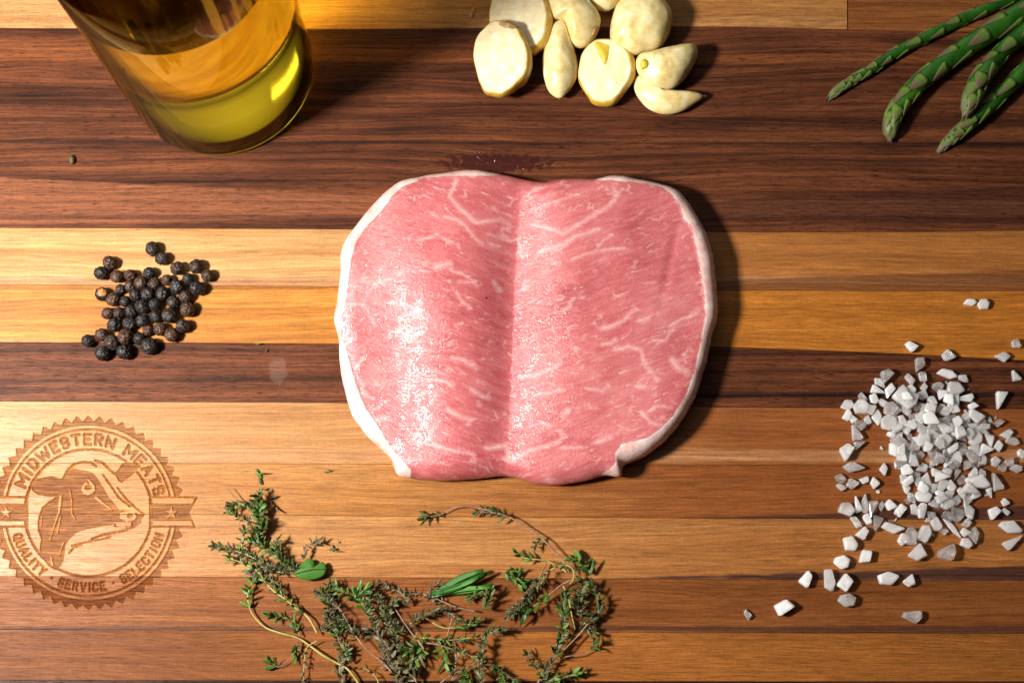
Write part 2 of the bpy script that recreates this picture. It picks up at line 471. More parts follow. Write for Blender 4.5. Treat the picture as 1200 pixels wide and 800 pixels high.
GLY = {   # block letters as strokes in a 1 x 1.3 box, y up
    'M': (1.25, [[(0, 0), (0, 1.3)], [(0, 1.3), (.62, .45), (1.25, 1.3)], [(1.25, 1.3), (1.25, 0)]]),
    'I': (0.25, [[(.12, 0), (.12, 1.3)]]),
    'D': (0.9, [[(.05, 0), (.05, 1.3), (.6, 1.3), (.9, 1.0), (.9, .3), (.6, 0), (.05, 0)]]),
    'W': (1.4, [[(0, 1.3), (.3, 0), (.7, 1.0), (1.1, 0), (1.4, 1.3)]]),
    'E': (0.8, [[(.8, 1.3), (0, 1.3), (0, 0), (.8, 0)], [(0, .66), (.62, .66)]]),
    'S': (0.8, [[(.8, 1.05), (.65, 1.3), (.15, 1.3), (0, 1.1), (0, .82), (.15, .66), (.65, .64), (.8, .48), (.8, .2), (.65, 0), (.15, 0), (0, .25)]]),
    'T': (0.9, [[(0, 1.3), (.9, 1.3)], [(.45, 1.3), (.45, 0)]]),
    'R': (0.85, [[(0, 0), (0, 1.3), (.6, 1.3), (.82, 1.12), (.82, .8), (.6, .62), (0, .62)], [(.42, .62), (.85, 0)]]),
    'N': (0.95, [[(0, 0), (0, 1.3), (.95, 0), (.95, 1.3)]]),
    'A': (1.0, [[(0, 0), (.5, 1.3), (1.0, 0)], [(.2, .42), (.8, .42)]]),
    'Q': (0.9, [[(.2, 0), (0, .25), (0, 1.05), (.2, 1.3), (.7, 1.3), (.9, 1.05), (.9, .25), (.7, 0), (.2, 0)], [(.55, .35), (.95, -.12)]]),
    'U': (0.9, [[(0, 1.3), (0, .22), (.2, 0), (.7, 0), (.9, .22), (.9, 1.3)]]),
    'L': (0.75, [[(0, 1.3), (0, 0), (.75, 0)]]),
    'Y': (0.95, [[(0, 1.3), (.47, .62), (.95, 1.3)], [(.47, .62), (.47, 0)]]),
    'V': (1.0, [[(0, 1.3), (.5, 0), (1.0, 1.3)]]),
    'C': (0.85, [[(.85, 1.0), (.65, 1.3), (.2, 1.3), (0, 1.05), (0, .25), (.2, 0), (.65, 0), (.85, .3)]]),
    'O': (0.9, [[(.2, 0), (0, .25), (0, 1.05), (.2, 1.3), (.7, 1.3), (.9, 1.05), (.9, .25), (.7, 0), (.2, 0)]]),
    '.': (0.15, [[(.05, .62), (.1, .66)]]),
    ' ': (0.45, []),
}
def arc_text(txt, size, r_base, a0, a1, up=True, weight=.3):
    gap = .62
    tot = sum(GLY[c][0] for c in txt) + gap * (len(txt) - 1)
    x = 0
    for c in txt:
        wd, strokes = GLY[c]
        for st in strokes:
            q = []
            for (gx, gy) in st:
                # refine so that long strokes follow the arc
                a = a0 + (a1 - a0) * (x + gx) / tot
                r = r_base + (gy * size if up else -gy * size)
                q.append(pol(r, a))
            ink.stroke(q, weight * size)
        x += wd + gap

arc_text('MIDWESTERN MEATS', 9.0, 80.6, -68, 75, True, .36)
arc_text('QUALITY . SERVICE . SELECTION', 7.2, 92.0, 253, 107, False, .34)

# ribbon with stars
for sgn in (1, -1):
    X_ = lambda v: EC[0] + sgn * v
    rb = [(X_(72), 582), (X_(127), 582.5), (X_(117), 600), (X_(124.5), 617), (X_(72), 616.5)]
    ink.poly(rb, mode='cut')
    ink.poly([(X_(74), 590.5), (X_(121.5), 590.5), (X_(117), 600), (X_(120.5), 610), (X_(74), 610)])
    ink.stroke(rb + [rb[0]], 1.7)
    star = []
    for k in range(10):
        rr = 8.2 if k % 2 == 0 else 3.3
        star.append((X_(97) + rr * math.sin(math.pi * k / 5), 600.5 - rr * math.cos(math.pi * k / 5)))
    ink.poly(star, mode='cut')
ink.stroke([pol(74.7, a) for a in range(70, 111, 2)], 2.4); ink.stroke([pol(74.7, a) for a in range(250, 291, 2)], 2.4)

# cow's head
ink.poly([(36, 565), (43, 561.6), (53, 559), (63, 558), (71, 561.6), (76, 558), (80, 576), (72, 580), (59, 581), (45, 579), (38, 574)])
ink.poly([(75, 560), (79.6, 550), (88, 549), (98, 551), (109, 554), (114, 560), (121, 571), (128, 583), (140, 597), (141, 603), (136, 611), (132, 614),
          (118, 616), (104, 619), (90, 623), (80, 632), (76, 640), (75, 652), (72, 662), (65, 667), (57, 662), (48, 650), (47, 640), (48.7, 631),
          (45, 621), (45, 610), (47, 601), (50, 594), (58, 587.5), (66, 582), (74, 580)])
ink.poly([(134, 554), (138, 551.5), (143, 543.6), (151, 541), (160, 545), (162, 548), (158.6, 552.6), (151, 559), (143, 565), (139.5, 563), (137, 558)])
ink.stroke([(75, 559), (79.6, 550), (87.5, 543.6), (97.6, 540.4), (107.8, 541.5), (113, 546)], 2.0)
ink.stroke([(111.4, 539), (120.4, 541.4), (126, 547), (135, 555)], 2.4)
ink.stroke([(121, 556), (131, 570), (140, 583), (153, 593)], 1.8)
ink.stroke([(138, 571), (149, 585), (160, 595), (169, 602), (166, 606)], 2.0)
ink.poly([(103.5, 560.5), (108, 564), (111.5, 569), (112, 574), (109, 578.5), (103, 580.2), (97, 578.5), (94.8, 573.5), (96.5, 568), (100, 564)], mode='cut')
ink.poly([(103.5 + 4.2 * math.cos(t), 571 + 2.4 * math.sin(t)) for t in np.linspace(0, 6.28, 16)])
ink.stroke([(98, 565), (101, 562), (104, 566)], 1.2)
ink.stroke([(112.5, 583), (124, 592), (131, 597)], 4.0, mode='cut', w1=2)
ink.poly([(136, 611), (141, 598), (150, 598), (160, 601), (168, 604), (165, 610), (158, 617), (134, 617)])
ink.poly([(140, 600), (149, 598.5), (158, 600), (161, 605), (158, 609.5), (148, 611), (141, 608)], mode='cut')
ink.poly([(135, 611), (146, 611.5), (155, 611), (154, 616), (136, 616.5)], mode='cut')
ink.poly([(152.5 + 3.2 * math.cos(t), 604 + 2.6 * math.sin(t)) for t in np.linspace(0, 6.28, 14)])
ink.stroke([(165, 611), (155, 618), (140, 623), (122, 626), (108, 631)], 2.0)
ink.stroke([(84.5, 639), (100, 635), (114, 632.5), (130, 629)], 1.5)
ink.stroke([(81, 648), (87.5, 640.5), (96, 638)], 1.5)
ink.stroke([(71, 582), (69, 600), (66, 608), (58, 633)], 4.0, mode='cut', w1=1.6)
ink.stroke([(70.6, 606), (67, 624)], 2.2, mode='cut')
ink.stroke([(74, 636), (69, 651)], 3.0, mode='cut', w1=1.2)
ink.stroke([(59.4, 652), (61.6, 662)], 2.6, mode='cut')
ink.stroke([(82, 574), (84, 587.5), (84, 602), (88, 608)], 2.0, mode='cut')
ink.stroke([(49, 604), (48, 616)], 1.5, mode='cut')
hgt = Ink(-26, 480, 236, 722, 4)
hgt.a = RNG.normal(size=hgt.a.shape); hgt.blur(3.0); rough_ = hgt.a / hgt.a.std()
hgt.a = ink.a.copy(); hgt.blur(1.3)
ink.a = np.clip(hgt.a + rough_ * .9 * np.clip(hgt.a * (1 - hgt.a), 0, .25), 0, 1); hgt.a = ink.a.copy(); hgt.blur(1.2)

EMB_V, EMB_F, EMB_M, EMB_B = [], [], [], []
emb_n = 0
def bnd(i, x): return np.interp(x, XS, B[i])

def plank_mesh(i, xa, xb, carve):
    global emb_n
    if carve:
        xs = np.r_[np.linspace(xa, -40, 6), np.arange(-24, 234, 0.62), np.linspace(240, xb, 28)]
        ny = int(abs(B[i + 1][1] - B[i][1]) / 0.62)
    else:
        xs = np.linspace(xa, xb, 40); ny = 6
    e = 0.6
    T_ = np.r_[0.0, np.linspace(0, 1, ny), 1.0]
    X = np.repeat(xs[None, :], len(T_), 0)
    y0 = bnd(i, xs) + 0.22; y1 = bnd(i + 1, xs) - 0.22
    span = (y1 - y0 - 2 * e)
    Y = y0 + e + T_[:, None] * span
    Y[0] = y0; Y[-1] = y1
    Z = np.zeros_like(X); Z[0] = Z[-1] = -0.08
    M = np.zeros_like(X); Hh = np.zeros_like(X)
    if carve:
        inside = (X > -26) & (X < 236) & (Y > 481) & (Y < 721)
        M = np.where(inside, ink.sample(X, Y), 0); Hh = np.where(inside, hgt.sample(X, Y), 0)
        Z = Z - 1.25 * Hh
    wx, wy = W(X, Y, 0.0)
    V = np.c_[wx.ravel(), wy.ravel(), Z.ravel()]
    r, c = X.shape
    idx = np.arange(r * c).reshape(r, c)
    Q = np.stack([idx[:-1, :-1], idx[1:, :-1], idx[1:, 1:], idx[:-1, 1:]], -1).reshape(-1, 4)
    if carve:
        mm = (M[:-1, :-1] + M[1:, :-1] + M[1:, 1:] + M[:-1, 1:]).ravel() / 4
        eq = Q[mm >= 0.5]; Q = Q[mm < 0.5]
        if len(eq):
            u, inv = np.unique(eq, return_inverse=True)
            EMB_V.append(V[u]); EMB_F.append(inv.reshape(-1, 4) + emb_n); EMB_M.append(np.full(len(eq), len(EMB_MATS)))
            EMB_B.append(np.clip(M.ravel()[u] * .45 + .45, 0, 1)); emb_n += len(u)
            EMB_MATS.append(WOODS[i])
    # sides down to the underside
    loop = np.r_[idx[0, :], idx[1:, -1], idx[-1, -2::-1], idx[-2:0:-1, 0]]
    low = V[loop].copy(); low[:, 2] = -120
    nb = len(V); V = np.vstack([V, low]); k = len(loop)
    j = np.arange(k); j2 = (j + 1) % k
    side = np.stack([loop[j], loop[j2], nb + j2, nb + j], -1)
    Q = np.vstack([Q, side])
    return mesh_np('plank', V, Q, smooth=False, attrs={'burn': np.zeros(len(V))}, mats=[WOODS[i]])

EMB_MATS = []
for i in range(12):
    if i == 0:
        obj('plank', plank_mesh(0, -320, 992.6, False), board)
        WOODS.append(wood('tan_wood_top', TL, TM, TD, 21, pore=.3))
        keep = WOODS[0]; WOODS[0] = WOODS[-1]
        obj('plank', plank_mesh(0, 994.0, 1520, False), board)
        WOODS[0] = keep
    else:
        obj('plank', plank_mesh(i, -320, 1520, i in (6, 7, 8, 9)), board)
emb = obj('engraved_emblem', mesh_np('engraved_emblem', np.vstack(EMB_V), np.vstack(EMB_F), False,
          {'burn': np.concatenate(EMB_B)}, EMB_MATS, np.concatenate(EMB_M)), board)
tag(emb, 'round saw-toothed emblem of a cow head burnt into the pale planks')

# ================================================================== PORK
chop = empty('pork_loin_chop', P(615, 385))
tag(chop, 'raw pink butterflied pork chop with white fat rim on the board', 'meat')
OUT = [(550, 199), (520, 202.5), (490, 207.5), (465, 215), (445, 230), (425, 252.5), (407.5, 275), (399, 295), (397.5, 325), (392.5, 355), (391, 375), (396, 400),
       (397.5, 430), (402.5, 452.5), (409, 480), (425, 505), (445, 525), (457.5, 537.5), (467.5, 557), (490, 560.5), (520, 563), (555, 561), (582.5, 556.5), (605, 560),
       (630, 566.5), (660, 567.5), (690, 561), (710, 556.5), (727.5, 557.5), (732, 545), (755, 535), (775, 520), (795, 500), (812.5, 470), (825, 435), (835, 395),
       (842.5, 365), (839, 330), (835, 295), (822.5, 262.5), (805, 235), (790, 221), (760, 212.5), (730, 207.5), (715, 206.5), (695, 211), (665, 210), (635, 213), (610, 208.5), (580, 202.5)]
FAT_L = [(632, 200), (600, 203), (575, 206.5), (550, 206), (520, 207), (497, 209), (472, 219), (460, 230), (447, 247), (429, 267), (418, 282), (412, 300), (407.5, 330), (405, 350), (400, 372), (401, 392), (404, 405),
         (411, 430), (420, 457), (430, 480), (445, 502), (457, 523), (471, 538), (482, 550), (479, 575), (440, 590), (340, 520), (340, 220), (420, 180), (560, 170), (640, 190)]
FAT_R = [(692, 190), (697, 211), (720, 211.5), (750, 214.5), (775, 219), (788, 228), (797, 242), (801, 255), (811, 267), (816, 290), (820, 310), (825, 340), (827, 370), (824, 383), (820, 405),
         (814, 435), (804, 462), (789, 487), (774, 502), (756, 514), (731, 519), (721, 530), (721, 543), (704, 556), (712, 590), (760, 590), (900, 500), (900, 200), (760, 170)]
VEINS = [
    ([(535, 211), (531, 222), (527, 230), (535, 240), (542, 247), (552, 257), (560, 261), (575, 259), (587, 257), (597, 264)], 2.6),
    ([(522, 254), (535, 257), (545, 265), (552, 274), (565, 286)], 2.4), ([(490, 281), (502, 279), (512, 275), (520, 280), (530, 285)], 1.8),
    ([(512, 312), (527, 309)], 4.5), ([(527, 316), (542, 321), (552, 327), (559, 335)], 1.6), ([(535, 342), (540, 352), (552, 361)], 2.2),
    ([(579, 330), (585, 341)], 3.2), ([(405, 356), (427, 357), (434, 370), (440, 382)], 1.7), ([(457, 355), (480, 359), (492, 362), (505, 372)], 1.3),
    ([(430, 345), (440, 332), (462, 325)], 1.2), ([(572, 274), (590, 280), (598, 283)], 1.6), ([(575, 286), (584, 288)], 2.2),
    ([(405, 405), (412, 396)], 1.7), ([(417, 430), (427, 419)], 2.4), ([(455, 396), (457, 390), (470, 387)], 2.2), ([(530, 419), (540, 420), (559, 432)], 3.0),
    ([(500, 445), (516, 446), (532, 450)], 2.2), ([(505, 472), (512, 460)], 2), ([(552, 457), (562, 462), (572, 466)], 3.4), ([(525, 480), (542, 490), (552, 492)], 3), ([(552, 492), (548, 497)], 2),
    ([(497, 519), (505, 508), (516, 492)], 1.5), ([(425, 460), (437, 467)], 2.2), ([(442, 492), (453, 489)], 4), ([(510, 522), (527, 527), (555, 532), (557, 540)], 2.5),
    ([(570, 525), (592, 522), (597, 535), (615, 531)], 3.6), ([(440, 480), (452, 470)], 1.4),
    ([(625, 264), (642, 267), (660, 274), (675, 265), (690, 256), (707, 246), (720, 235), (722, 229), (719, 220)], 3.0), ([(722, 229), (729, 222)], 1.6), ([(720, 229), (712, 222)], 1.4),
    ([(632, 295), (650, 290), (662, 286), (675, 277), (700, 269)], 3.2), ([(672, 304), (687, 297), (700, 294), (715, 292), (732, 291)], 2.1), ([(700, 290), (707, 282), (717, 275)], 1.7),
    ([(705, 385), (717, 382), (730, 375), (745, 362)], 3.0), ([(785, 382), (797, 375), (820, 365)], 2.0), ([(660, 365), (667, 358), (672, 350)], 2.6), ([(750, 376), (760, 373)], 3),
    ([(610, 441), (627, 440), (645, 432), (657, 426)], 2.8), ([(625, 462), (642, 460), (660, 457)], 2.1), ([(600, 540), (615, 530), (630, 525), (650, 520), (660, 512), (657, 505)], 2.8),
    ([(632, 494), (645, 499)], 2.6), ([(657, 524), (682, 524)], 2), ([(665, 480), (660, 486)], 4), ([(722, 410), (735, 406), (750, 409), (757, 430), (762, 432), (770, 446)], 2.5),
    ([(787, 421), (795, 431), (807, 437)], 4.2), ([(765, 399), (780, 399), (790, 382)], 2.5), ([(752, 482), (762, 495), (780, 500)], 2.5), ([(760, 481), (770, 476), (787, 477)], 1.8),
    ([(800, 415), (808, 408), (812, 412)], 1.8), ([(700, 518), (715, 512)], 3.5), ([(640, 239), (665, 232), (675, 228)], 1.5), ([(607, 280), (612, 300)], 1.6),
    ([(614, 230), (630, 222), (640, 218)], 1.6), ([(690, 455), (705, 458), (714, 452)], 2.4), ([(706, 404), (716, 402), (721, 398)], 3), ([(748, 452), (756, 454)], 3),
]
fat_l = Ink(380, 190, 856, 580, 2); fat_l.poly(FAT_L); fat_l.poly(FAT_R); fat_l.blur(2.4)
marb = Ink(380, 190, 856, 580, 2.5)
def jit(pts, a):
    q = []
    for k in range(len(pts) - 1):
        (ax, ay), (bx, by) = pts[k], pts[k + 1]
        m = max(1, int(math.hypot(bx - ax, by - ay) / 4))
        for t in range(m):
            q.append((ax + (bx - ax) * t / m + random.uniform(-a, a), ay + (by - ay) * t / m + random.uniform(-a, a)))
    q.append(pts[-1]); return q
for pts, w in VEINS:
    q = jit(pts, .7)
    marb.stroke(q, w * 2.4, .22, soft=4); marb.stroke(q, w * .9, .47, soft=2.2, w1=w * .3)
    for k in range(max(2, len(q) // 2)):           # little side feathers
        a = random.choice(q); ang = random.uniform(-.6, .6) + (math.pi if random.random() < .5 else 0)
        marb.stroke([a, (a[0] + math.cos(ang) * random.uniform(3, 8), a[1] + math.sin(ang) * random.uniform(2, 5))], 1.5, .6, w1=.3, soft=1)
def flow(x, y):
    if x < 470: a = -50 + (x - 400) * .6
    elif x < 600: a = 24 - (600 - x) * .05
    else: a = -20 + max(0, (y - 480)) * .05 - max(0, x - 720) * .08
    return math.radians(a + random.gauss(0, 11))
for k in range(230):
    x, y = random.uniform(400, 832), random.uniform(212, 560)
    if random.random() < .25: x = random.uniform(640, 820); y = random.uniform(330, 540)
    a = flow(x, y); L = random.uniform(3, 13) * (1 if random.random() < .85 else 1.7); w = random.uniform(.7, 1.9)
    dx, dy = math.cos(a) * L, math.sin(a) * L
    mid = (x + dx * .5 + random.uniform(-1, 1), y + dy * .5 + random.uniform(-1.3, 1.3))
    v = random.uniform(.2, .65)
    marb.stroke([(x, y), mid, (x + dx, y + dy)], w, v, soft=1.3, w1=w * .3)
marb.blur(1.15)

MM = 1150; RR = 190
o2 = closed_smooth(OUT, MM)
for i_ in range(MM):       # ragged, slightly torn outline
    q_ = Vector((o2[i_, 0] / 27, o2[i_, 1] / 27, 2.0))
    o2[i_] += (o2[i_] - np.array([612, 388])) / np.hypot(*(o2[i_] - np.array([612, 388]))) * (1.5 * mnoise.noise(q_) + .3 * mnoise.noise(q_ * 2.3))
ZM = 20.0
ox, oy = W(o2[:, 0], o2[:, 1], ZM)
cx, cy = [float(v) for v in W(612, 388, ZM)]
vr = 1 - (1 - np.linspace(0, 1, RR)) ** 1.12
VX = cx + vr[:, None] * (ox - cx)[None, :]; VY = cy + vr[:, None] * (oy - cy)[None, :]
R_ = np.hypot(ox - cx, oy - cy)
D_ = (1 - vr)[:, None] * R_[None, :] * 0.93
PX, PY = PROJ(VX, VY, 40.0)
gx = np.interp(PY, [200, 260, 320, 420, 480, 530, 570], [612, 607, 603, 599, 597, 594, 588])     # the groove where the chop was opened
gd = np.interp(PY, [195, 235, 300, 430, 500, 535, 570], [4, 9, 16, 17, 14, 7, 4])
dxg = PX - gx
groove = -gd * np.where(dxg < 0, np.exp(-np.abs(dxg / 34) ** 1.7), np.exp(-np.abs(dxg / 29) ** 1.5))
step_l = -14 / (1 + np.exp(np.clip((PX - 486) / 13, -30, 30))) * np.exp(-((PY - 440) / 105) ** 4) - 7 / (1 + np.exp(np.clip((PX - 455) / 20, -30, 30))) * np.exp(-((PY - 250) / 70) ** 2)
lobe_l = 4 * np.exp(-((PX - 520) / 75) ** 2 - ((PY - 410) / 130) ** 2)
lobe_r = 3.5 * np.exp(-((PX - 680) / 75) ** 2 - ((PY - 380) / 130) ** 2)
crease = -1.3 * np.exp(-((PX - (798 - (PY - 250) * .22)) / 6) ** 2) * np.exp(-((PY - 300) / 50) ** 2)
nzv = np.zeros(PX.shape)
for (fx, fy, am, ph) in [(.013, .011, 1.5, .3), (.027, .015, .7, 2.1)]:
    nzv += am * np.sin(PX * fx * 2 + PY * fy + ph) * np.cos(PY * fy * 2 - PX * fx * .6 + ph * 2)
T = 38 + step_l + groove + lobe_l + lobe_r + crease + nzv
re_ = np.interp(PX, [390, 460, 700, 850], [24, 22, 19, 17])
front = np.exp(-np.clip(565 - PY, 0, None) / 16)
re_ = re_ + 12 * front
tt = np.clip(D_ / re_, 0, 1)
prof = 0.44 + 0.56 * np.sqrt(1 - (1 - tt) ** 2)
fat = fat_l.sample(PX, PY)
ang_ = np.arctan2(VY - cy, VX - cx)
Z = T * prof + fat * .9 * np.clip(tt * 3, 0, 1)
Z[0] = Z[0].mean()
pxs, pys = PROJ(VX, VY, Z)
fat = fat_l.sample(pxs, pys)
mar = marb.sample(pxs, pys)
under = [(-.6, .28), (-2.5, .12), (-7, .02), (-14, 0.0)]
ux, uy, uz = [], [], []
nxo = (ox - cx) / R_; nyo = (oy - cy) / R_
for d, k in under:
    ux.append(ox + nxo * d); uy.append(oy + nyo * d); uz.append(np.full(MM, .44 * 43 * k / .44 + .15))
VX = np.vstack([VX] + [u[None] for u in ux]); VY = np.vstack([VY] + [u[None] for u in uy]); Z = np.vstack([Z] + [u[None] for u in uz])
fat = np.vstack([fat] + [fat[-1:]] * 4); mar = np.vstack([mar] + [mar[-1:] * .5] * 4)
rows = Z.shape[0]
idx = np.arange(rows * MM).reshape(rows, MM)
Q = np.stack([idx[:-1], idx[1:], np.roll(idx[1:], -1, 1), np.roll(idx[:-1], -1, 1)], -1).reshape(-1, 4)
Q = Q[:, ::-1] if False else Q
fm_ = fat.ravel()[Q].mean(1)
Vall = np.c_[VX.ravel(), VY.ravel(), Z.ravel()] - np.array([*P(615, 385)])[None]

def meat_mat():
    n = N('raw_pork')
    c = n.coord('Object')
    big = n.noise(n.vscale(c, (1 / 90, 1 / 90, 1 / 90)), 1, 3)
    o = n.sep(c)
    gcx = float(W(602, 388, 35)[0] - P(615, 385).x)
    grain = n.comb(o[0], n.math('SUBTRACT', o[1], n.math('MULTIPLY', n.math('ABSOLUTE', n.math('SUBTRACT', o[0], gcx)), .34)), o[2])     # fibres run out and upwards from the opened seam
    med = n.noise(n.vscale(grain, (1 / 30, 1 / 10, 1 / 24)), 1, 3, .55)
    base = n.ramp(n.math('ADD', n.math('MULTIPLY', big, .6), n.math('MULTIPLY', med, .4)),
                  [(.30, (.355, .058, .066)), (.5, (.475, .108, .117)), (.70, (.58, .190, .193))])
    web = n.voronoi(n.vscale(n.vadd(grain, n.comb(n.math('MULTIPLY', n.math('SUBTRACT', n.noise(n.vscale(c, (1 / 30,) * 3), 1, 2), .5), 26.0), n.math('MULTIPLY', n.math('SUBTRACT', n.noise(n.vscale(c, (1 / 21,) * 3), 1, 3), .5), 26.0))), (1 / 19, 1 / 8.0, 1 / 40)), 1, 'DISTANCE_TO_EDGE')
    wm = n.mapr(web.outputs[0], .0, .17, 1.0, 0.0, smooth=True)
    wk = n.mapr(n.noise(n.vscale(c, (1 / 19, 1 / 13, 1 / 19)), 1, 3, .6), .46, .72, 0.0, .33, smooth=True)
    m = n.math('MAXIMUM', n.attr('marble'), n.math('MULTIPLY', wm, wk))
    fine = n.noise(n.vscale(grain, (1 / 19, 1 / 3.0, 1 / 19)), 1, 3, .55, .4)
    base = n.mix(n.mapr(fine, .42, .72, 0, .25), base, (.72, .34, .32))
    colr = n.mix(n.mapr(m, .05, .9), base, (.87, .64, .62))
    fa = n.noise(n.vscale(c, (1 / 16, 1 / 16, 1 / 16)), 1, 4)
    fb = n.noise(n.vscale(c, (1 / 4, 1 / 4, 1 / 4)), 1, 3)
    fcol = n.ramp(fa, [(.32, (.64, .37, .34)), (.5, (.73, .52, .48)), (.66, (.80, .65, .61))])
    fcol = n.mix(n.mapr(fb, .56, .75, 0, .45), fcol, (.70, .38, .35))
    edge = n.math('ADD', n.attr('fat'), n.math('ADD', n.math('MULTIPLY', n.math('SUBTRACT', fb, .5), .5), n.math('MULTIPLY', n.math('SUBTRACT', fa, .5), .7)))
    fm = n.mapr(edge, .30, .86, smooth=True)
    colr = n.mix(fm, colr, fcol)
    # dried darker freckle
    vx, vy = P(570, 345, 50) .xy - P(615, 385).xy
    d = n.math('SQRT', n.math('ADD', n.math('POWER', n.math('SUBTRACT', o[0], vx), 2.0), n.math('POWER', n.math('SUBTRACT', o[1], vy), 2.0)))
    colr = n.mix(n.math('LESS_THAN', d, 1.1), colr, (.02, .01, .01))
    # wet membrane: creased fine relief
    wr = n.noise(n.vscale(c, (1 / 5.5, 1 / 5.5, 1 / 5.5)), 1, 2, .5, 1.4)
    ridged = n.math('ABSOLUTE', n.math('SUBTRACT', wr, .5))
    wr2 = n.noise(n.vscale(c, (1 / 2.0, 1 / 2.6, 1 / 2.0)), 1, 2, .6, .8)
    vor = n.voronoi(n.vscale(c, (1 / 6.5, 1 / 3.8, 1 / 5)), 1, 'DISTANCE_TO_EDGE')
    wr3 = n.noise(n.vscale(c, (1 / 2.9, 1 / 1.7, 1 / 2.4)), 1, 1, .5, 1.6)
    crack = n.math('ABSOLUTE', n.math('SUBTRACT', wr3, .5))
    h = n.math('ADD', n.math('MULTIPLY', ridged, 2.9), n.math('MULTIPLY', wr2, .30))
    h = n.math('ADD', h, n.math('MULTIPLY', n.mapr(crack, 0, .12), -.34))
    h = n.math('ADD', h, n.math('MULTIPLY', n.mapr(vor.outputs[0], 0, .2), .35))
    h = n.math('ADD', h, n.math('MULTIPLY', m, .35))
    wet = n.noise(n.vscale(c, (1 / 13, 1 / 17, 1 / 13)), 1, 4, .68)
    p = n.bsdf(Base_Color=colr, Roughness=n.mapr(wet, .40, .56, .40, .13), Specular_IOR_Level=.5, Normal=n.bump(h, .34, 1.0),
               Subsurface_Weight=.35, Subsurface_Scale=.0018, Coat_Weight=n.mapr(wet, .44, .58, 0, .65), Coat_Roughness=.085, Coat_Normal=n.bump(h, .17, 1.0))
    p.inputs['Subsurface Radius'].default_value = (1, .35, .25)
    return n.finish(p)
M_MEAT = M_FAT = meat_mat()
VN = np.zeros_like(Vall)
fn = np.cross(Vall[Q[:, 2]] - Vall[Q[:, 0]], Vall[Q[:, 3]] - Vall[Q[:, 1]])
for k_ in range(4): np.add.at(VN, Q[:, k_], fn)
VN[:MM] = VN[:MM].sum(0)
VN /= np.linalg.norm(VN, axis=1)[:, None] + 1e-12
def sub_mesh(name, sel, mat):
    q = Q[sel]; u, inv = np.unique(q, return_inverse=True)
    me = mesh_np(name, Vall[u], inv.reshape(-1, 4), True, {'marble': mar.ravel()[u], 'fat': fat.ravel()[u]}, [mat])
    me.normals_split_custom_set_from_vertices([tuple(v) for v in VN[u]])
    return me
obj('lean_meat', sub_mesh('lean_meat', fm_ < .5, M_MEAT), chop)
fr = obj('fat_rim', sub_mesh('fat_rim', fm_ >= .5, M_FAT), chop)
tag(fr, 'white rim of fat round both sides of the chop')

# ================================================================== generic lumpy food body from a traced outline
def blob(name, outline, zmid, H, mat, parent, origin, n=88, rings=22, p=2.0, cut=None, tilt=(0, 0), lump=1.0, seed=0, base=0.0, extra=None, under=.75):
    """outline in photo pixels seen at height zmid; H top height; cut = (height, a, b): a plane that slices the top flat"""
    o = closed_smooth(outline, n)
    ox, oy = W(o[:, 0], o[:, 1], zmid + base)
    cx, cy = ox.mean(), oy.mean()
    V, C = [], []
    def z_at(X, Y, v, top):
        if top: z = zmid + (H - zmid) * (1 - v ** p) ** (1 / p)
        else: z = zmid * (1 - (1 - v ** 2.6) ** (1 / 2.0))
        return z
    rr = 1 - (1 - np.linspace(0, 1, rings)) ** 1.6
    for top in (True, False):
        seq = rr if top else rr[::-1][1:]
        for v in seq:
            X = cx + (ox - cx) * v; Y = cy + (oy - cy) * v
            if top: z = np.full(n, zmid + (H - zmid) * max(0, 1 - v ** p) ** (1 / p))
            else: z = np.full(n, zmid * (1 - max(0, 1 - v ** 2.4) ** .6))
            lf = np.array([mnoise.noise(Vector((x / 17 + seed * 7.3, y / 17, seed * 3.0 + (0 if top else 5)))) + .4 * mnoise.noise(Vector((x / 7 + seed, y / 7, 9.0 + seed))) for x, y in zip(X, Y)])
            z = z + lf * lump * .75 * (1 if top else .3) * (1 - .6 * v)
            z = z + tilt[0] * (X - cx) * (1 if top else 0) * (1 - v ** 4) + tilt[1] * (Y - cy) * (1 if top else 0) * (1 - v ** 4)
            cf = np.zeros(n)
            if cut and top:
                pl = cut[0] + cut[1] * (X - cx) + cut[2] * (Y - cy)
                ln = np.array([mnoise.noise(Vector((x / 9 + seed, y / 9, 4.0))) for x, y in zip(X, Y)])
                pl = pl + ln * .7
                cf = np.clip((z - pl) / .6, 0, 1); z = np.where(z > pl, pl, z)
            if extra and top: z = z + extra(X - cx, Y - cy, v)
            V.append(np.c_[X, Y, np.maximum(z, .1) + base]); C.append(cf)
    rows = len(V); V = np.vstack(V); C = np.concatenate(C)
    idx = np.arange(rows * n).reshape(rows, n)
    Qd = np.stack([idx[:-1], idx[1:], np.roll(idx[1:], -1, 1), np.roll(idx[:-1], -1, 1)], -1).reshape(-1, 4)
    me = mesh_np(name, V - np.array([*origin])[None], Qd, True, {'cut': C}, [mat])
    return obj(name, me, parent), (cx, cy)

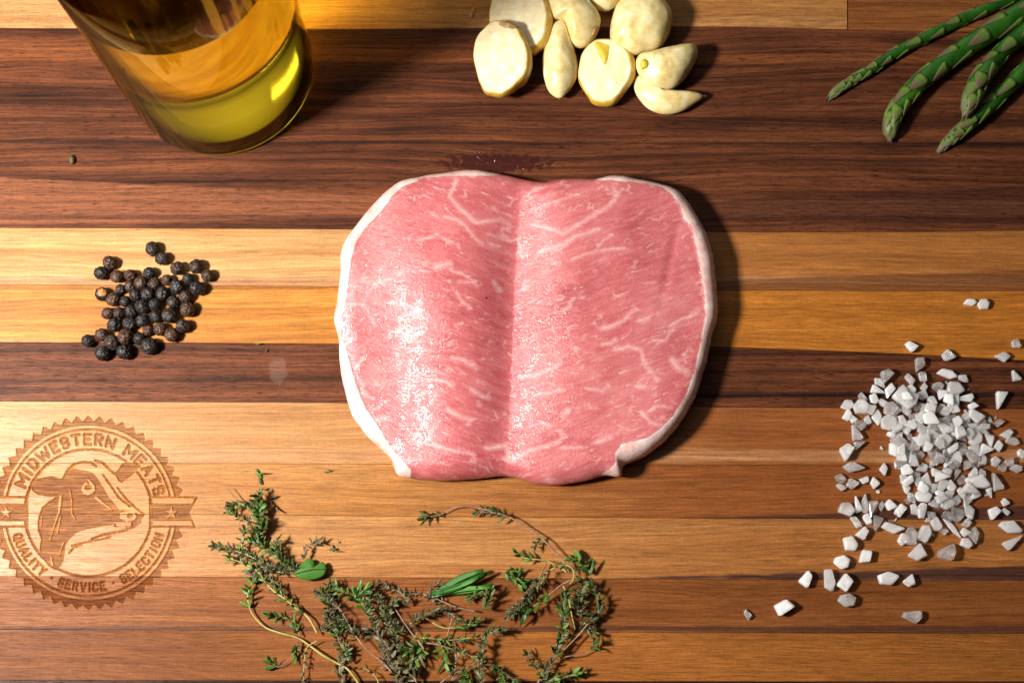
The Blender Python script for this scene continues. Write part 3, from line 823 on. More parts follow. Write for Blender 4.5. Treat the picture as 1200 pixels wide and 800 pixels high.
# ================================================================== GARLIC
def garlic_mat(name, skin_cols):
    n = N(name)
    c = n.coord('Object'); r = n.rand()
    a = n.noise(n.vscale(c, (1 / 14, 1 / 14, 1 / 14)), 1, 3)
    ct = n.attr('cut')
    skin = n.ramp(a, [(.32, skin_cols[0]), (.52, skin_cols[1]), (.7, skin_cols[2])])
    flesh = n.ramp(a, [(.32, (.76, .62, .33)), (.52, (.84, .74, .48)), (.7, (.88, .82, .62))])
    colr = n.mix(ct, skin, flesh)
    sp = n.noise(n.vscale(c, (1 / 5, 1 / 5, 1 / 5)), 1, 2)
    colr = n.mix(n.mapr(sp, .68, .78, 0, .25), colr, (.60, .38, .10))
    wet = n.noise(n.vscale(c, (1 / 9, 1 / 9, 1 / 9)), 1, 3, .6)
    h = n.math('ADD', n.math('MULTIPLY', wet, .9), n.math('MULTIPLY', n.math('MULTIPLY', sp, ct), .8))
    p = n.bsdf(Base_Color=colr, Roughness=n.mapr(wet, .42, .56, .10, .40), Specular_IOR_Level=.7, Normal=n.bump(h, .34, 1.0),
               Subsurface_Weight=.45, Subsurface_Scale=.0022)
    p.inputs['Subsurface Radius'].default_value = (1, .75, .35)
    return n.finish(p)
def plain(name, cols, rough=.5, sc=8, bump=.4, spec=.4, **kw):
    n = N(name); c = n.coord('Object')
    a = n.noise(n.vscale(c, (1 / sc,) * 3), 1, 4, .6)
    k = len(cols) - 1
    colr = n.ramp(a, [(.3 + .4 * i / max(1, k), q) for i, q in enumerate(cols)])
    p = n.bsdf(Base_Color=colr, Roughness=rough, Specular_IOR_Level=spec, Normal=n.bump(a, bump, 1.0), **kw)
    return n.finish(p)
M_GAR = garlic_mat('peeled_garlic', [(.66, .48, .17), (.78, .65, .32), (.84, .75, .48)])
M_GARCUT = garlic_mat('cut_garlic', [(.55, .31, .025), (.66, .43, .06), (.74, .56, .16)])
M_ROOT = plain('garlic_root_scar', [(.22, .10, .03), (.42, .24, .09), (.60, .42, .20)], .7, 3, .9)
M_SPROUT = plain('garlic_sprout', [(.50, .36, .02), (.66, .52, .06)], .35, 6, .3)
z5 = lambda L: [(550 + a / 6.664, b / 6.664) for a, b in L]
z6 = lambda L: [(670 + a / 5.714, b / 5.714) for a, b in L]
z3 = lambda L: [(530 + a / 3.75, b / 3.75) for a, b in L]
GAR = [
    ('clove with round cut face and brown root scar, lowest on the left of the garlic',
     z5([(180, 190), (120, 240), (60, 310), (35, 400), (35, 480), (60, 580), (80, 650), (120, 730), (180, 755), (250, 765), (320, 740), (380, 700), (450, 640), (490, 540), (490, 430), (460, 350), (430, 280), (385, 225), (300, 190), (240, 180)]),
     12, 36, dict(p=3.2, cut=(27, .16, .05), lump=1.6), 9.0),
    ('cut clove half hidden behind the clove with the brown root scar',
     z5([(210, -90), (165, 60), (155, 130), (170, 220), (260, 330), (400, 420), (490, 437), (540, 420), (600, 370), (640, 280), (655, 170), (640, 80), (590, -20), (520, -110), (360, -140)]),
     12, 34, dict(p=3.0, cut=(26, .14, .03), lump=1.6), 0.0),
    ('smooth plump clove touching the top of the narrow pointed clove',
     z3([(415, -30), (440, 80), (490, 95), (522, 190), (550, 212), (590, 205), (630, 165), (652, 100), (640, 60), (605, 15), (560, -35), (480, -60)]),
     14, 40, dict(p=2.2, lump=2.0), 1.0),
    ('narrow pointed garlic clove standing between the round cut clove and the yellow-sprouted half',
     z3([(470, 90), (440, 110), (420, 170), (398, 240), (398, 310), (410, 370), (430, 410), (468, 433), (500, 415), (540, 360), (552, 300), (545, 250), (520, 160), (495, 100)]),
     13, 34, dict(p=1.7, lump=2.0), 0),
    ('halved garlic clove showing a yellow wedge-shaped sprout',
     z3([(615, 190), (570, 240), (553, 310), (555, 360), (590, 420), (620, 460), (670, 470), (715, 460), (760, 410), (800, 350), (806, 290), (790, 240), (750, 200), (700, 182), (650, 180)]),
     11, 30, dict(p=3.0, cut=(23, .10, .02), lump=1.0), 0),
    ('big rounded square garlic clove with shiny pitted side, above the nubbed clove',
     z3([(720, 30), (700, 90), (693, 150), (700, 190), (730, 215), (790, 243), (850, 232), (910, 215), (950, 160), (968, 90), (955, 40), (920, 0), (885, -22), (800, -25), (750, -5)]),
     17, 46, dict(p=2.3, lump=2.6), 0),
    ('garlic clove with a small yellow nub on its blunt end, lying on the crescent clove',
     z3([(820, 245), (870, 232), (960, 210), (1040, 198), (1070, 205), (1080, 240), (1060, 290), (1020, 350), (970, 390), (900, 397), (850, 375), (815, 320), (806, 280)]),
     14, 38, dict(p=2.0, lump=2.2), 5.0),
    ('thin crescent-shaped garlic clove with a dry pointed tip, lowest on the right of the garlic',
     z3([(808, 335), (797, 370), (810, 420), (850, 470), (900, 497), (950, 503), (1010, 490), (1060, 460), (1105, 425), (1060, 408), (1000, 405), (940, 400), (880, 390), (840, 370), (820, 340)]),
     10, 26, dict(p=1.9, lump=1.2), 0),
    ('garlic clove mostly cut off by the top edge of the picture',
     z3([(575, -10), (610, 30), (650, 48), (690, 48), (730, 20), (760, -10), (740, -60), (650, -80), (590, -50)]),
     12, 34, dict(p=2.1, lump=1.5), 2.0),
]
GOBJ = []
for k, (lab, outl, zm, H, kw, base) in enumerate(GAR):
    c0 = np.mean(np.array(outl), 0); org = P(c0[0], c0[1], base)
    root = empty('garlic_clove', org)
    tag(root, lab, 'garlic', 'peeled garlic cloves')
    blob('flesh', outl, zm, H, M_GARCUT if 'cut' in kw else M_GAR, root, org, seed=k + 1, base=base, **kw)
    GOBJ.append((root, org))

def small_ell(name, px, py, z, lx, ly, lz, ang, mat, parent, org, rough=0.12, seed=0):
    bm = bmesh.new(); bmesh.ops.create_icosphere(bm, subdivisions=3, radius=1.0)
    c = P(px, py, z) - org
    rot = Matrix.Rotation(math.radians(-ang), 4, 'Z')
    for v in bm.verts:
        d = 1 + rough * mnoise.noise(v.co * 2.3 + Vector((seed, seed * 2, 0)))
        q = Vector((v.co.x * lx * d, v.co.y * ly * d, v.co.z * lz * d))
        v.co = (rot @ q + c) * S
    me = bpy.data.meshes.new(name); bm.to_mesh(me); bm.free()
    me.polygons.foreach_set('use_smooth', [True] * len(me.polygons)); me.materials.append(mat)
    return obj(name, me, parent)
g, og = GOBJ[0]; small_ell('root_scar', 550 + 307 / 6.664, 203 / 6.664, 38, 12.0, 4.0, 5, 15, M_ROOT, g, og, .3, 1)
g, og = GOBJ[1]; small_ell('root_scar', 553.5 + 170 / 6.664 - 25, 105 / 6.664, 20, 3, 8, 5, 25, M_ROOT, g, og, .3, 2)
g, og = GOBJ[2]; small_ell('root_scar', 670 + 152 / 5.714, 215 / 5.714, 24, 3.0, 8.5, 6, 35, M_ROOT, g, og, .3, 3)
g, og = GOBJ[6]; small_ell('stem_nub', 670 + 487 / 5.714, 430 / 5.714, 33, 5, 6.5, 6, 10, M_SPROUT, g, og, .35, 4)
g, og = GOBJ[7]; small_ell('dry_tip', 824.5, 113, 9, 3.5, 1.1, 1.1, -10, M_ROOT, g, og, .3, 5)
# yellow sprout: a shallow wedge set in the half
g, og = GOBJ[4]
tri = [(530 + 622 / 3.75, 186 / 3.75), (530 + 662 / 3.75, 182 / 3.75), (530 + 706 / 3.75, 186 / 3.75), (530 + 700 / 3.75, 230 / 3.75), (530 + 678 / 3.75, 295 / 3.75), (530 + 666 / 3.75, 297 / 3.75), (530 + 640 / 3.75, 235 / 3.75)]
blob('sprout', tri, 21, 24.5, M_SPROUT, g, og, n=40, rings=8, lump=.6, seed=31, p=2)

# ================================================================== PEPPERCORNS
def pepper_mat():
    n = N('black_pepper'); c = n.coord('Object'); r = n.rand()
    ht = n.attr('ridge')
    a = n.noise(n.vadd(n.vscale(c, (1 / 5,) * 3), n.comb(n.math('MULTIPLY', r, 50), 0, 0)), 1, 3)
    dk = n.mix(n.mapr(r, .55, .95), (.005, .0045, .005), (.020, .0095, .006))
    lt = n.mix(n.mapr(r, .35, .95), (.032, .024, .021), (.11, .05, .026))
    colr = n.mix(n.mapr(n.math('ADD', n.math('MULTIPLY', ht, .7), n.math('MULTIPLY', a, .5)), .45, .95), dk, lt)
    colr = n.mix(n.attr('tan'), colr, (.34, .16, .055))
    p = n.bsdf(Base_Color=colr, Roughness=.48, Specular_IOR_Level=.4, Normal=n.bump(n.noise(n.vscale(c, (1 / 1.6,) * 3), 1, 3), .7, .8))
    return n.finish(p)
M_PEP = pepper_mat()
def pepper_mesh(seed, tanface=False):
    bm = bmesh.new(); bmesh.ops.create_icosphere(bm, subdivisions=4, radius=1.0)
    off = Vector((seed * 5.1, seed * 2.7, seed)); R, Tn = [], []
    for v in bm.verts:
        d = v.co.normalized()
        n1 = mnoise.noise(d * 2.9 + off); n2 = mnoise.noise(d * 6.0 + off * 2 + Vector((n1, n1, 0)))
        rid = 1 - abs(n1) * 2.0; rid2 = 1 - abs(n2) * 2
        hgt_ = .20 * rid + .13 * rid2 - .12 + .09 * mnoise.noise(d * 1.1 + off)
        R.append(max(0, min(1, .55 * rid + .45 * rid2)))
        Tn.append(1.0 if tanface and d.dot(Vector((.3, .1, .95))) > .74 else 0.0)
        v.co = d * (.86 + hgt_) * 8.0 * S
    me = bpy.data.meshes.new('peppercorn'); bm.to_mesh(me); bm.free()
    me.polygons.foreach_set('use_smooth', [True] * len(me.polygons))
    for nm, arr in (('ridge', R), ('tan', Tn)):
        at = me.attributes.new(nm, 'FLOAT', 'POINT'); at.data.foreach_set('value', arr)
    me.materials.append(M_PEP); return me
PEPM = [pepper_mesh(k) for k in range(9)]; PEPT = pepper_mesh(77, True)
PEP = [(500, 88, 43), (558, 148, 43), (232, 175, 43), (180, 240, 43), (278, 260, 42), (362, 262, 42), (480, 243, 42), (655, 210, 45), (775, 198, 44), (845, 255, 42), (425, 300, 42), (508, 300, 40),
       (590, 283, 40), (720, 275, 40), (650, 325, 44), (782, 335, 52), (302, 338, 35), (188, 372, 42), (250, 402, 42), (325, 415, 40), (390, 370, 38), (465, 372, 42), (565, 368, 48), (705, 388, 44),
       (630, 425, 44), (515, 435, 42), (435, 452, 42), (720, 465, 48), (220, 490, 38), (290, 488, 40), (362, 485, 40), (520, 510, 40), (610, 502, 50), (435, 535, 42), (262, 565, 48), (355, 555, 42),
       (465, 603, 38), (545, 590, 44), (690, 570, 46), (618, 625, 46), (410, 645, 40), (338, 640, 52), (190, 632, 45), (95, 662, 42), (250, 675, 46), (475, 690, 48), (202, 728, 48), (325, 732, 48), (360, 318, 34)]
PLAB = {0: 'black peppercorn highest up the board, one of a touching pair off the pile', 1: 'black peppercorn just below the highest one, its touching partner',
        2: 'brown pointed peppercorn at the upper left corner of the pile', 3: 'black peppercorn touching the brown pointed one from below left',
        8: 'bluish black peppercorn at the upper right corner of the pile', 9: 'small brown peppercorn farthest right in the pile',
        15: 'largest smooth brown peppercorn on the right edge of the pile', 17: 'peppercorn with a tan face on the left edge of the pile',
        43: 'lone peppercorn farthest left, on the seam above the walnut plank', 46: 'black peppercorn lying on the walnut plank at the lower left of the pile',
        47: 'brown wrinkled peppercorn lying on the walnut plank, lowest of the pile', 45: 'glossy black peppercorn on the walnut seam, right of the lowest brown one',
        38: 'smooth dark brown peppercorn alone at the right of the pile, above the walnut plank', 27: 'brown pear-shaped peppercorn on the right edge below the largest one',
        7: 'dark peppercorn touching no other, upper right beside the bluish black one', 28: 'small dark brown peppercorn on the left edge below the tan-faced one'}
pos = np.array([(85 + a / 5.333, 275 + b / 5.333) for a, b, r in PEP]); rad = np.array([r / 5.333 for a, b, r in PEP])
pz = rad.copy() * .97
px_, py_ = W(pos[:, 0], pos[:, 1], 8.0)
for it in range(60):
    for i in range(len(PEP)):
        for j in range(i):
            d = math.hypot(px_[i] - px_[j], py_[i] - py_[j]); need = (rad[i] + rad[j]) * .93
            if 0 < d < need:
                f = (need - d) / 2 * .35 / d
                ddx, ddy = (px_[i] - px_[j]) * f, (py_[i] - py_[j]) * f
                px_[i] += ddx; py_[i] += ddy; px_[j] -= ddx; py_[j] -= ddy
for i in range(len(PEP)):
    o = bpy.data.objects.new('peppercorn', PEPT if i == 17 else PEPM[i % 9])
    link(o); s = rad[i] / 8.0 * 1.04 * random.uniform(.9, 1.1)
    o.scale = (s, s * random.uniform(.94, 1.05), s * random.uniform(.92, 1.0))
    if i == 15: o.scale = (s * 1.08, s * .9, s * .9)
    o.location = Vector((px_[i], py_[i], pz[i])) * S
    o.rotation_euler = (0, 0, 0) if i == 17 else (random.uniform(0, 6), random.uniform(0, 6), random.uniform(0, 6))
    if i in PLAB: tag(o, PLAB[i], 'peppercorn', 'black peppercorns in the loose pile')
    elif pos[i][1] < 335: tag(o, 'wrinkled dark peppercorn inside the pile, on the palest plank', 'peppercorn', 'peppercorns of the pile on the palest plank')
    elif pos[i][1] < 368: tag(o, 'wrinkled dark peppercorn in the middle of the pile, upper half of the golden plank', 'peppercorn', 'peppercorns of the pile on the upper golden plank')
    else: tag(o, 'wrinkled dark peppercorn in the lower pile, just above the walnut plank', 'peppercorn', 'peppercorns of the pile just above the walnut')

# ================================================================== SALT
def salt_mat():
    n = N('rock_salt'); c = n.coord('Object'); r = n.rand()
    v = n.vadd(n.vscale(c, (1 / 4.5,) * 3), n.comb(n.math('MULTIPLY', r, 90), 0, 0))
    a = n.noise(v, 1, 4, .65)
    colr = n.ramp(a, [(.3, (.95, .85, .83)), (.5, (.98, .90, .885)), (.7, (.99, .94, .93))])
    tr = n.math('ADD', n.mapr(r, .05, .80, .80, .24), n.mapr(a, .38, .62, .12, -.14), clamp=True)
    p = n.bsdf(Base_Color=colr, Roughness=n.mapr(a, .35, .65, .10, .34), IOR=1.45, Transmission_Weight=tr, Specular_IOR_Level=.5,
               Normal=n.bump(n.noise(n.vscale(v, (1.7,) * 3), 1, 3), .34, .9), Subsurface_Weight=1.0, Subsurface_Scale=.0032)
    p.inputs['Subsurface Radius'].default_value = (1, .9, .88)
    return n.finish(p)
M_SALT = salt_mat()
def salt_mesh(seed):
    """a chunky crystal: irregular polygon, bevelled top and bottom rims, slightly tilted flat top"""
    rnd = random.Random(seed); k = rnd.choice([3, 4, 4, 4, 5, 5, 5, 6])
    angs = sorted(2 * math.pi * (i + rnd.uniform(-.34, .34)) / k for i in range(k))
    base = [(math.cos(a) * rnd.uniform(.72, 1.12), math.sin(a) * rnd.uniform(.72, 1.12)) for a in angs]
    # each corner is cut into two points so that the plan has short chamfers
    pl = []
    for i in range(k):
        p, q, r = base[i - 1], base[i], base[(i + 1) % k]; c = rnd.uniform(.05, .15)
        pl.append((q[0] + (p[0] - q[0]) * c, q[1] + (p[1] - q[1]) * c)); pl.append((q[0] + (r[0] - q[0]) * c, q[1] + (r[1] - q[1]) * c))
    n = len(pl); tx, ty = rnd.uniform(-.16, .16), rnd.uniform(-.16, .16)
    ox_, oy_ = rnd.uniform(-.12, .12), rnd.uniform(-.12, .12); V = []
    tsc = rnd.uniform(.74, .88)
    for (sc, z, f) in ((.88, -1, 0), (.98, -.8, 0), (1.0, .0, .3), (.955, .68, .7), (tsc, .92, 1)):
        for (x, y) in pl:
            d = 1 + .05 * mnoise.noise(Vector((x * 2 + seed, y * 2, z * 2)))
            V.append(Vector((x * sc * d + ox_ * f, y * sc * d + oy_ * f, z + (tx * x + ty * y) * max(0, f - .3) * 1.4)))
    dent = Vector((ox_ + rnd.uniform(-.2, .2), oy_ + rnd.uniform(-.2, .2), .92 + rnd.uniform(-.22, .08)))
    V.append(dent); V.append(Vector((0, 0, -1)))
    F = []
    for r in range(4):
        for i in range(n): F.append((r * n + i, r * n + (i + 1) % n, (r + 1) * n + (i + 1) % n, (r + 1) * n + i))
    for i in range(n): F.append((4 * n + i, 4 * n + (i + 1) % n, 5 * n)); F.append(((i + 1) % n, i, 5 * n + 1))
    mx = [max(abs(v[i]) for v in V) for i in range(3)]
    me = mesh_np('salt_crystal', np.array([(v.x / mx[0], v.y / mx[1], v.z / mx[2]) for v in V]), F, False, None, [M_SALT])
    return me
SALTM = [salt_mesh(100 + k) for k in range(26)]
za = lambda L: [(970 + t[0] / 4.443, 380 + t[1] / 4.443, t[2] / 4.443, t[3] / 4.443, t[4] if len(t) > 4 else None, t[5] if len(t) > 5 else None) for t in L]
zb = lambda L: [(970 + t[0] / 4.443, 520 + t[1] / 4.443, t[2] / 4.443, t[3] / 4.443, t[4] if len(t) > 4 else None, t[5] if len(t) > 5 else None) for t in L]
zc = lambda L: [(860 + t[0] / 4.615, 620 + t[1] / 4.615, t[2] / 4.615, t[3] / 4.615, t[4] if len(t) > 4 else None, t[5] if len(t) > 5 else None) for t in L]
zd = lambda L: [(1030 + t[0] / 6.665, 330 + t[1] / 6.665, t[2] / 6.665, t[3] / 6.665, t[4] if len(t) > 4 else None, t[5] if len(t) > 5 else None) for t in L]
SALT = za([(437, 112, 62, 60, 0, 'rounded triangular salt crystal alone on the golden plank above the heap'), (625, 160, 70, 62, 20, 'five-sided salt crystal on the walnut seam above the heap'),
    (475, 205, 75, 56, -50, 'clear tilted salt crystal on the walnut plank, just below the rounded triangular one'), (985, 100, 55, 55, 30, 'pointed salt crystal on the golden plank at the right edge of the picture'),
    (915, 168, 85, 52, 5, 'teardrop salt crystal on the walnut seam near the right edge'), (625, 255, 105, 48, 12, 'long clear salt crystal on the walnut plank above the heap'), (710, 283, 60, 42, 20, 'small oval salt crystal touching the end of the long clear one'),
    (980, 270, 48, 55, 0, 'small square salt crystal on the walnut plank at the right edge'), (908, 392, 58, 95, 5, 'tall oval salt crystal standing alone on the walnut plank right of the heap'),
    (303, 268, 72, 72, 10, 'big blunt salt crystal at the upper left corner of the heap on walnut'),
    (270, 305, 65, 42, 40), (430, 283, 55, 68, 0), (497, 275, 58, 52, 20), (260, 345, 75, 48, 30), (183, 375, 52, 60, 20), (325, 350, 52, 85, 10), (375, 365, 72, 92, 0), (430, 342, 50, 48, -20),
    (498, 325, 38, 48, 0), (572, 322, 58, 58, 0), (655, 335, 95, 72, 20), (490, 362, 70, 50, 15), (718, 383, 75, 45, 0), (100, 418, 60, 52, 10), (175, 430, 82, 72, 0), (240, 388, 48, 60, 10), (288, 405, 48, 46, 0),
    (220, 440, 64, 58, -20), (100, 470, 46, 60, 0), (135, 490, 45, 46, 0), (258, 482, 54, 80, 0), (168, 518, 65, 58, 0), (210, 500, 42, 54, 0), (150, 568, 60, 82, 0), (168, 630, 62, 45, 0),
    (95, 665, 78, 84, 0, 'blocky salt crystal on the left fringe of the heap, above the flat oblong one'), (136, 745, 104, 54, -2, 'flat oblong salt crystal lying left of the heap'),
    (455, 415, 68, 74, 0), (548, 400, 54, 52, 0), (600, 360, 55, 60, 0), (770, 465, 85, 88, 0), (895, 515, 60, 45, 0), (930, 570, 64, 45, 0), (950, 605, 84, 38, 12), (885, 630, 48, 60, 0),
    (1005, 670, 38, 55, -20, 'slim salt crystal at the right edge beside the heap'), (870, 715, 50, 52, 0), (948, 712, 50, 54, 30), (908, 742, 40, 52, 0), (980, 748, 60, 40, 20), (805, 705, 48, 52, 0)])
SALT += zb([(66, 180, 55, 48, 0), (72, 222, 52, 42, 0), (125, 205, 66, 54, 0), (190, 185, 44, 44, 30, 'little salt chip alone between two clusters left of the heap'), (247, 198, 48, 66, 0, 'narrow faceted salt crystal right of the little chip left of the heap'), (293, 130, 44, 64, 0),
    (100, 335, 84, 74, 0), (197, 318, 38, 110, 0, 'upright milky salt bar on the seam at the lower left of the heap'), (158, 318, 38, 84, 0), (240, 335, 48, 84, 0), (278, 325, 34, 50, 0), (328, 320, 54, 58, 0), (152, 405, 75, 52, 25), (210, 393, 50, 58, 0), (262, 405, 50, 88, 0),
    (335, 428, 114, 68, 0), (383, 350, 60, 72, 0), (178, 465, 60, 62, 0), (108, 522, 80, 70, -10, 'squarish salt crystal on the pale plank below the heap, left side'), (190, 585, 84, 68, -30, 'clear triangular salt crystal on the pale plank below the heap'), (72, 610, 78, 72, 0, 'pyramid-like salt crystal on the upper side of the dark streak below the heap'),
    (390, 495, 58, 62, 30), (465, 560, 94, 84, 0, 'large heart-shaped salt crystal hanging below the middle of the heap'), (618, 567, 82, 84, 0, 'large notched salt crystal below the heap, right of the heart-shaped one'), (500, 465, 68, 84, 10), (435, 480, 68, 84, 0), (565, 420, 54, 78, 0), (607, 450, 42, 40, 0),
    (645, 435, 28, 124, -40, 'thin clear salt rod slanting at the lower edge of the heap'), (720, 410, 50, 46, 0), (720, 455, 56, 50, 0), (765, 472, 54, 84, 0), (722, 513, 62, 56, 0),
    (800, 200, 108, 78, 0), (882, 202, 58, 90, 0), (848, 250, 32, 50, -30), (862, 360, 66, 66, 10, 'clear round salt crystal alone on the dark seam right of the heap'), (925, 305, 40, 44, 0), (930, 350, 50, 40, 0), (960, 435, 128, 66, 0, 'long flat clear salt slab at the right edge on the pale plank'),
    (965, 510, 112, 50, -25, 'slanting salt bar under the long flat slab at the right edge')])
SALT += zc([(75, 452, 42, 62, 5, 'smallest salt grain, farthest left, on the plank below the dark streak'), (275, 430, 100, 92, 10, 'big flat triangular salt crystal second from the farthest left'), (387, 270, 64, 82, 0, 'egg-shaped salt crystal on the dark streak, leftmost there'),
    (508, 275, 66, 106, 0, 'tall waisted salt crystal on the dark streak, left of the blocky one'), (595, 283, 84, 94, 0, 'blocky grooved salt crystal on the dark streak, right of the tall waisted one'), (610, 378, 90, 74, 0, 'clear cup-shaped salt crystal under the blocky grooved one'),
    (825, 268, 118, 66, -5, 'bean-shaped salt crystal on the dark streak below the heap'), (948, 273, 66, 66, 10, 'squarish salt crystal on the dark streak, right of the bean-shaped one'), (962, 468, 90, 70, 15, 'lowest salt crystal, arrow-shaped, alone on the brown plank')])
SALT += zd([(708, 160, 96, 54, 5, 'bow-shaped salt crystal of the pair high up on the golden plank'), (818, 178, 92, 78, 0, 'round salt crystal of the pair high up on the golden plank')])
nfix = len(SALT)
heap = [(1042, 470), (1060, 462), (1085, 462), (1110, 455), (1140, 470), (1152, 490), (1160, 520), (1155, 545), (1150, 575), (1142, 600), (1120, 605), (1090, 605), (1070, 595), (1058, 575), (1046, 550), (1048, 520), (1040, 492)]
def inside(x, y, poly):
    c = False
    for i in range(len(poly)):
        (ax, ay), (bx, by) = poly[i], poly[i - 1]
        if (ay > y) != (by > y) and x < (bx - ax) * (y - ay) / (by - ay) + ax: c = not c
    return c
k = 0; heapn = []
best = []
while len(heapn) < 128:
    # dart throwing with a shrinking distance, denser in the middle
    cand = None; bd = -1
    for t in range(10):
        x, y = random.uniform(1038, 1164), random.uniform(452, 608)
        if not inside(x, y, heap): continue
        d = min([math.hypot(x - a[0], y - a[1]) for a in heapn] + [math.hypot(x - a[0], y - a[1]) for a in SALT[:nfix]] + [99])
        d *= 1 + .5 * math.exp(-((x - 1095) / 32) ** 2 - ((y - 505) / 38) ** 2)
        if d > bd: bd = d; cand = (x, y)
    if cand is None: continue
    s = random.uniform(12, 19.5); heapn.append((cand[0], cand[1], s, s * random.uniform(.65, .95), random.uniform(0, 180), None))
SALT += heapn
for t in range(34):
    a_ = random.uniform(0, 6.283); q_ = random.uniform(.75, 1.25); z_ = random.uniform(4, 7.5)
    SALT.append((1100 + math.cos(a_) * 66 * q_, 530 + math.sin(a_) * 82 * q_, z_, z_ * random.uniform(.6, .9), random.uniform(0, 180), None))
placed = []
order = list(range(len(SALT)))
for i in order:
    x, y, w, h, ang, lab = SALT[i]
    rx, ry = w / 2, h / 2
    rz = min(rx, ry) * (.58 if i < nfix else .5)
    X, Y = [float(v) for v in W(x, y, rz)]
    z = 0.0; rm = (rx + ry) / 2
    for (X2, Y2, z2, r2, rz2) in placed:
        d = math.hypot(X - X2, Y - Y2)
        if d < (rm + r2) * .72:
            z = max(z, z2 + 2 * rz2 * .72 * min(1, (1 - d / ((rm + r2) * .72)) * 2.0))
    if i < nfix: z = min(z, 3.0)
    z = min(z, 22.0)
    placed.append((X, Y, z, rm, rz))
    if z > 0: X, Y = [float(v) for v in W(x, y, z + rz)]
    o = bpy.data.objects.new('salt_crystal', SALTM[(i * 7) % 26]); link(o)
    o.scale = (rx * 1.1, ry * 1.1, rz)
    tl = random.uniform(-.28, .28) if z > 1 else random.uniform(-.06, .06)
    o.rotation_euler = (tl, random.uniform(-.3, .3) if z > 1 else 0, math.radians(-(ang or 0)))
    o.location = Vector((X, Y, z + rz * (1.0 if z < 1 else 1.0) + .05)) * S
    if lab: tag(o, lab, 'salt crystal', 'coarse salt crystals beside the heap')
    elif w < 8: tag(o, 'tiny salt fragment scattered round the fringe of the heap', 'salt crystal', 'tiny salt fragments round the heap')
    elif y < 478 and x < 1040: tag(o, 'coarse salt crystal in the loose upper left wing of the heap', 'salt crystal', 'salt crystals in the upper left wing of the heap')
    elif y < 478: tag(o, 'coarse salt crystal in the part of the heap lying on the walnut plank', 'salt crystal', 'salt crystals of the heap on the walnut plank')
    elif x > 1146: tag(o, 'coarse salt crystal on the right flank of the heap below the walnut plank', 'salt crystal', 'salt crystals on the right flank of the heap')
    elif x < 1046: tag(o, 'coarse salt crystal in the loose left flank of the heap below the walnut plank', 'salt crystal', 'salt crystals on the left flank of the heap')
    elif y > 590: tag(o, 'coarse salt crystal on the lower edge of the heap across the dark seam', 'salt crystal', 'salt crystals on the lower edge of the heap')
    else: tag(o, 'white translucent coarse salt crystal in the dense middle of the heap', 'salt crystal', 'salt crystals in the middle of the heap')

# ================================================================== OIL BOTTLE
BC = P(258, 79); BR = 115.0
bottle = empty('oil_bottle', BC)
tag(bottle, 'clear glass bottle of golden olive oil standing on the board', 'bottle')
def lathe(name, prof, mat, parent, seg=128, attrs=None):
    V = []; F = []
    for r, z in prof:
        for k in range(seg):
            a = 2 * math.pi * k / seg; V.append((r * math.cos(a), r * math.sin(a), z))
    m = len(prof)
    idx = np.arange(m * seg).reshape(m, seg)
    Qd = np.stack([idx[:-1], np.roll(idx[:-1], -1, 1), np.roll(idx[1:], -1, 1), idx[1:]], -1).reshape(-1, 4)
    return obj(name, mesh_np(name, np.array(V), Qd, True, attrs, [mat]), parent)
def glass_mat():
    n = N('tinted_glass')  # yellow tint put into the clear glass so its grey reflections turn olive
    g = n.node('ShaderNodeBsdfGlass'); g.inputs['Color'].default_value = (.97, .935, .56, 1); g.inputs['Roughness'].default_value = 0.0; g.inputs['IOR'].default_value = 1.46
    n.t.links.new(g.outputs[0], n.out.inputs['Surface']); return n.m
def oil_mat(level):
    n = N('olive_oil')
    c = n.coord('Object'); o = n.sep(c)
    ior = n.mapr(n.math('GREATER_THAN', o[2], level - 1.0), 0, 1, .985, 1.47)
    g = n.node('ShaderNodeBsdfRefraction'); n.set(g.inputs['IOR'], ior); g.inputs['Roughness'].default_value = 0.45
    gl = n.node('ShaderNodeBsdfGlossy'); gl.inputs['Roughness'].default_value = .02
    fr = n.node('ShaderNodeFresnel'); n.set(fr.inputs['IOR'], ior)
    mx = n.node('ShaderNodeMixShader')
    n.t.links.new(fr.outputs[0], mx.inputs[0]); n.t.links.new(g.outputs[0], mx.inputs[1]); n.t.links.new(gl.outputs[0], mx.inputs[2])
    n.t.links.new(mx.outputs[0], n.out.inputs['Surface'])
    va = n.node('ShaderNodeVolumeAbsorption'); va.inputs['Color'].default_value = (.955, .85, .0, 1); va.inputs['Density'].default_value = 30.0
    n.t.links.new(va.outputs[0], n.out.inputs['Volume'])
    return n.m
def arc(cx, cz, r, a0, a1, n=8):
    return [(cx + r * math.cos(math.radians(a0 + (a1 - a0) * k / n)), cz + r * math.sin(math.radians(a0 + (a1 - a0) * k / n))) for k in range(n + 1)]
LEVEL = 470.0
outer = [(0.01, 4), (60, 3.5), (BR - 22, 2.0), (BR - 12, .3)] + arc(BR - 8, 8.3, 8, -90, 0, 8) + [(BR, 40), (BR, 120), (BR, 300), (BR, 480)] + \
        arc(BR - 60, 480, 60, 0, 60, 8) + [(34, 620), (33, 700), (37, 702), (37, 740), (33, 742)]
IR = BR - 7
inner = [(26, 742), (26, 620), (BR - 62 - 8, 545)] + arc(BR - 67, 480, 60, 60, 0, 8) + [(IR, 300), (IR, LEVEL)]
lathe('glass_body', outer + inner, glass_mat(), bottle)
IR2 = IR
oilp = [(0.01, 13), (60, 8.5)] + arc(IR - 14, 21, 14, -80, 0, 8) + [(IR2, 50), (IR2, 120), (IR2, LEVEL)] + [(IR - 3, LEVEL - .8), (IR - 8, LEVEL - 1.6 + .9), (60, LEVEL - .5), (0.01, LEVEL - .5)]
lathe('oil', oilp, oil_mat(LEVEL), bottle)


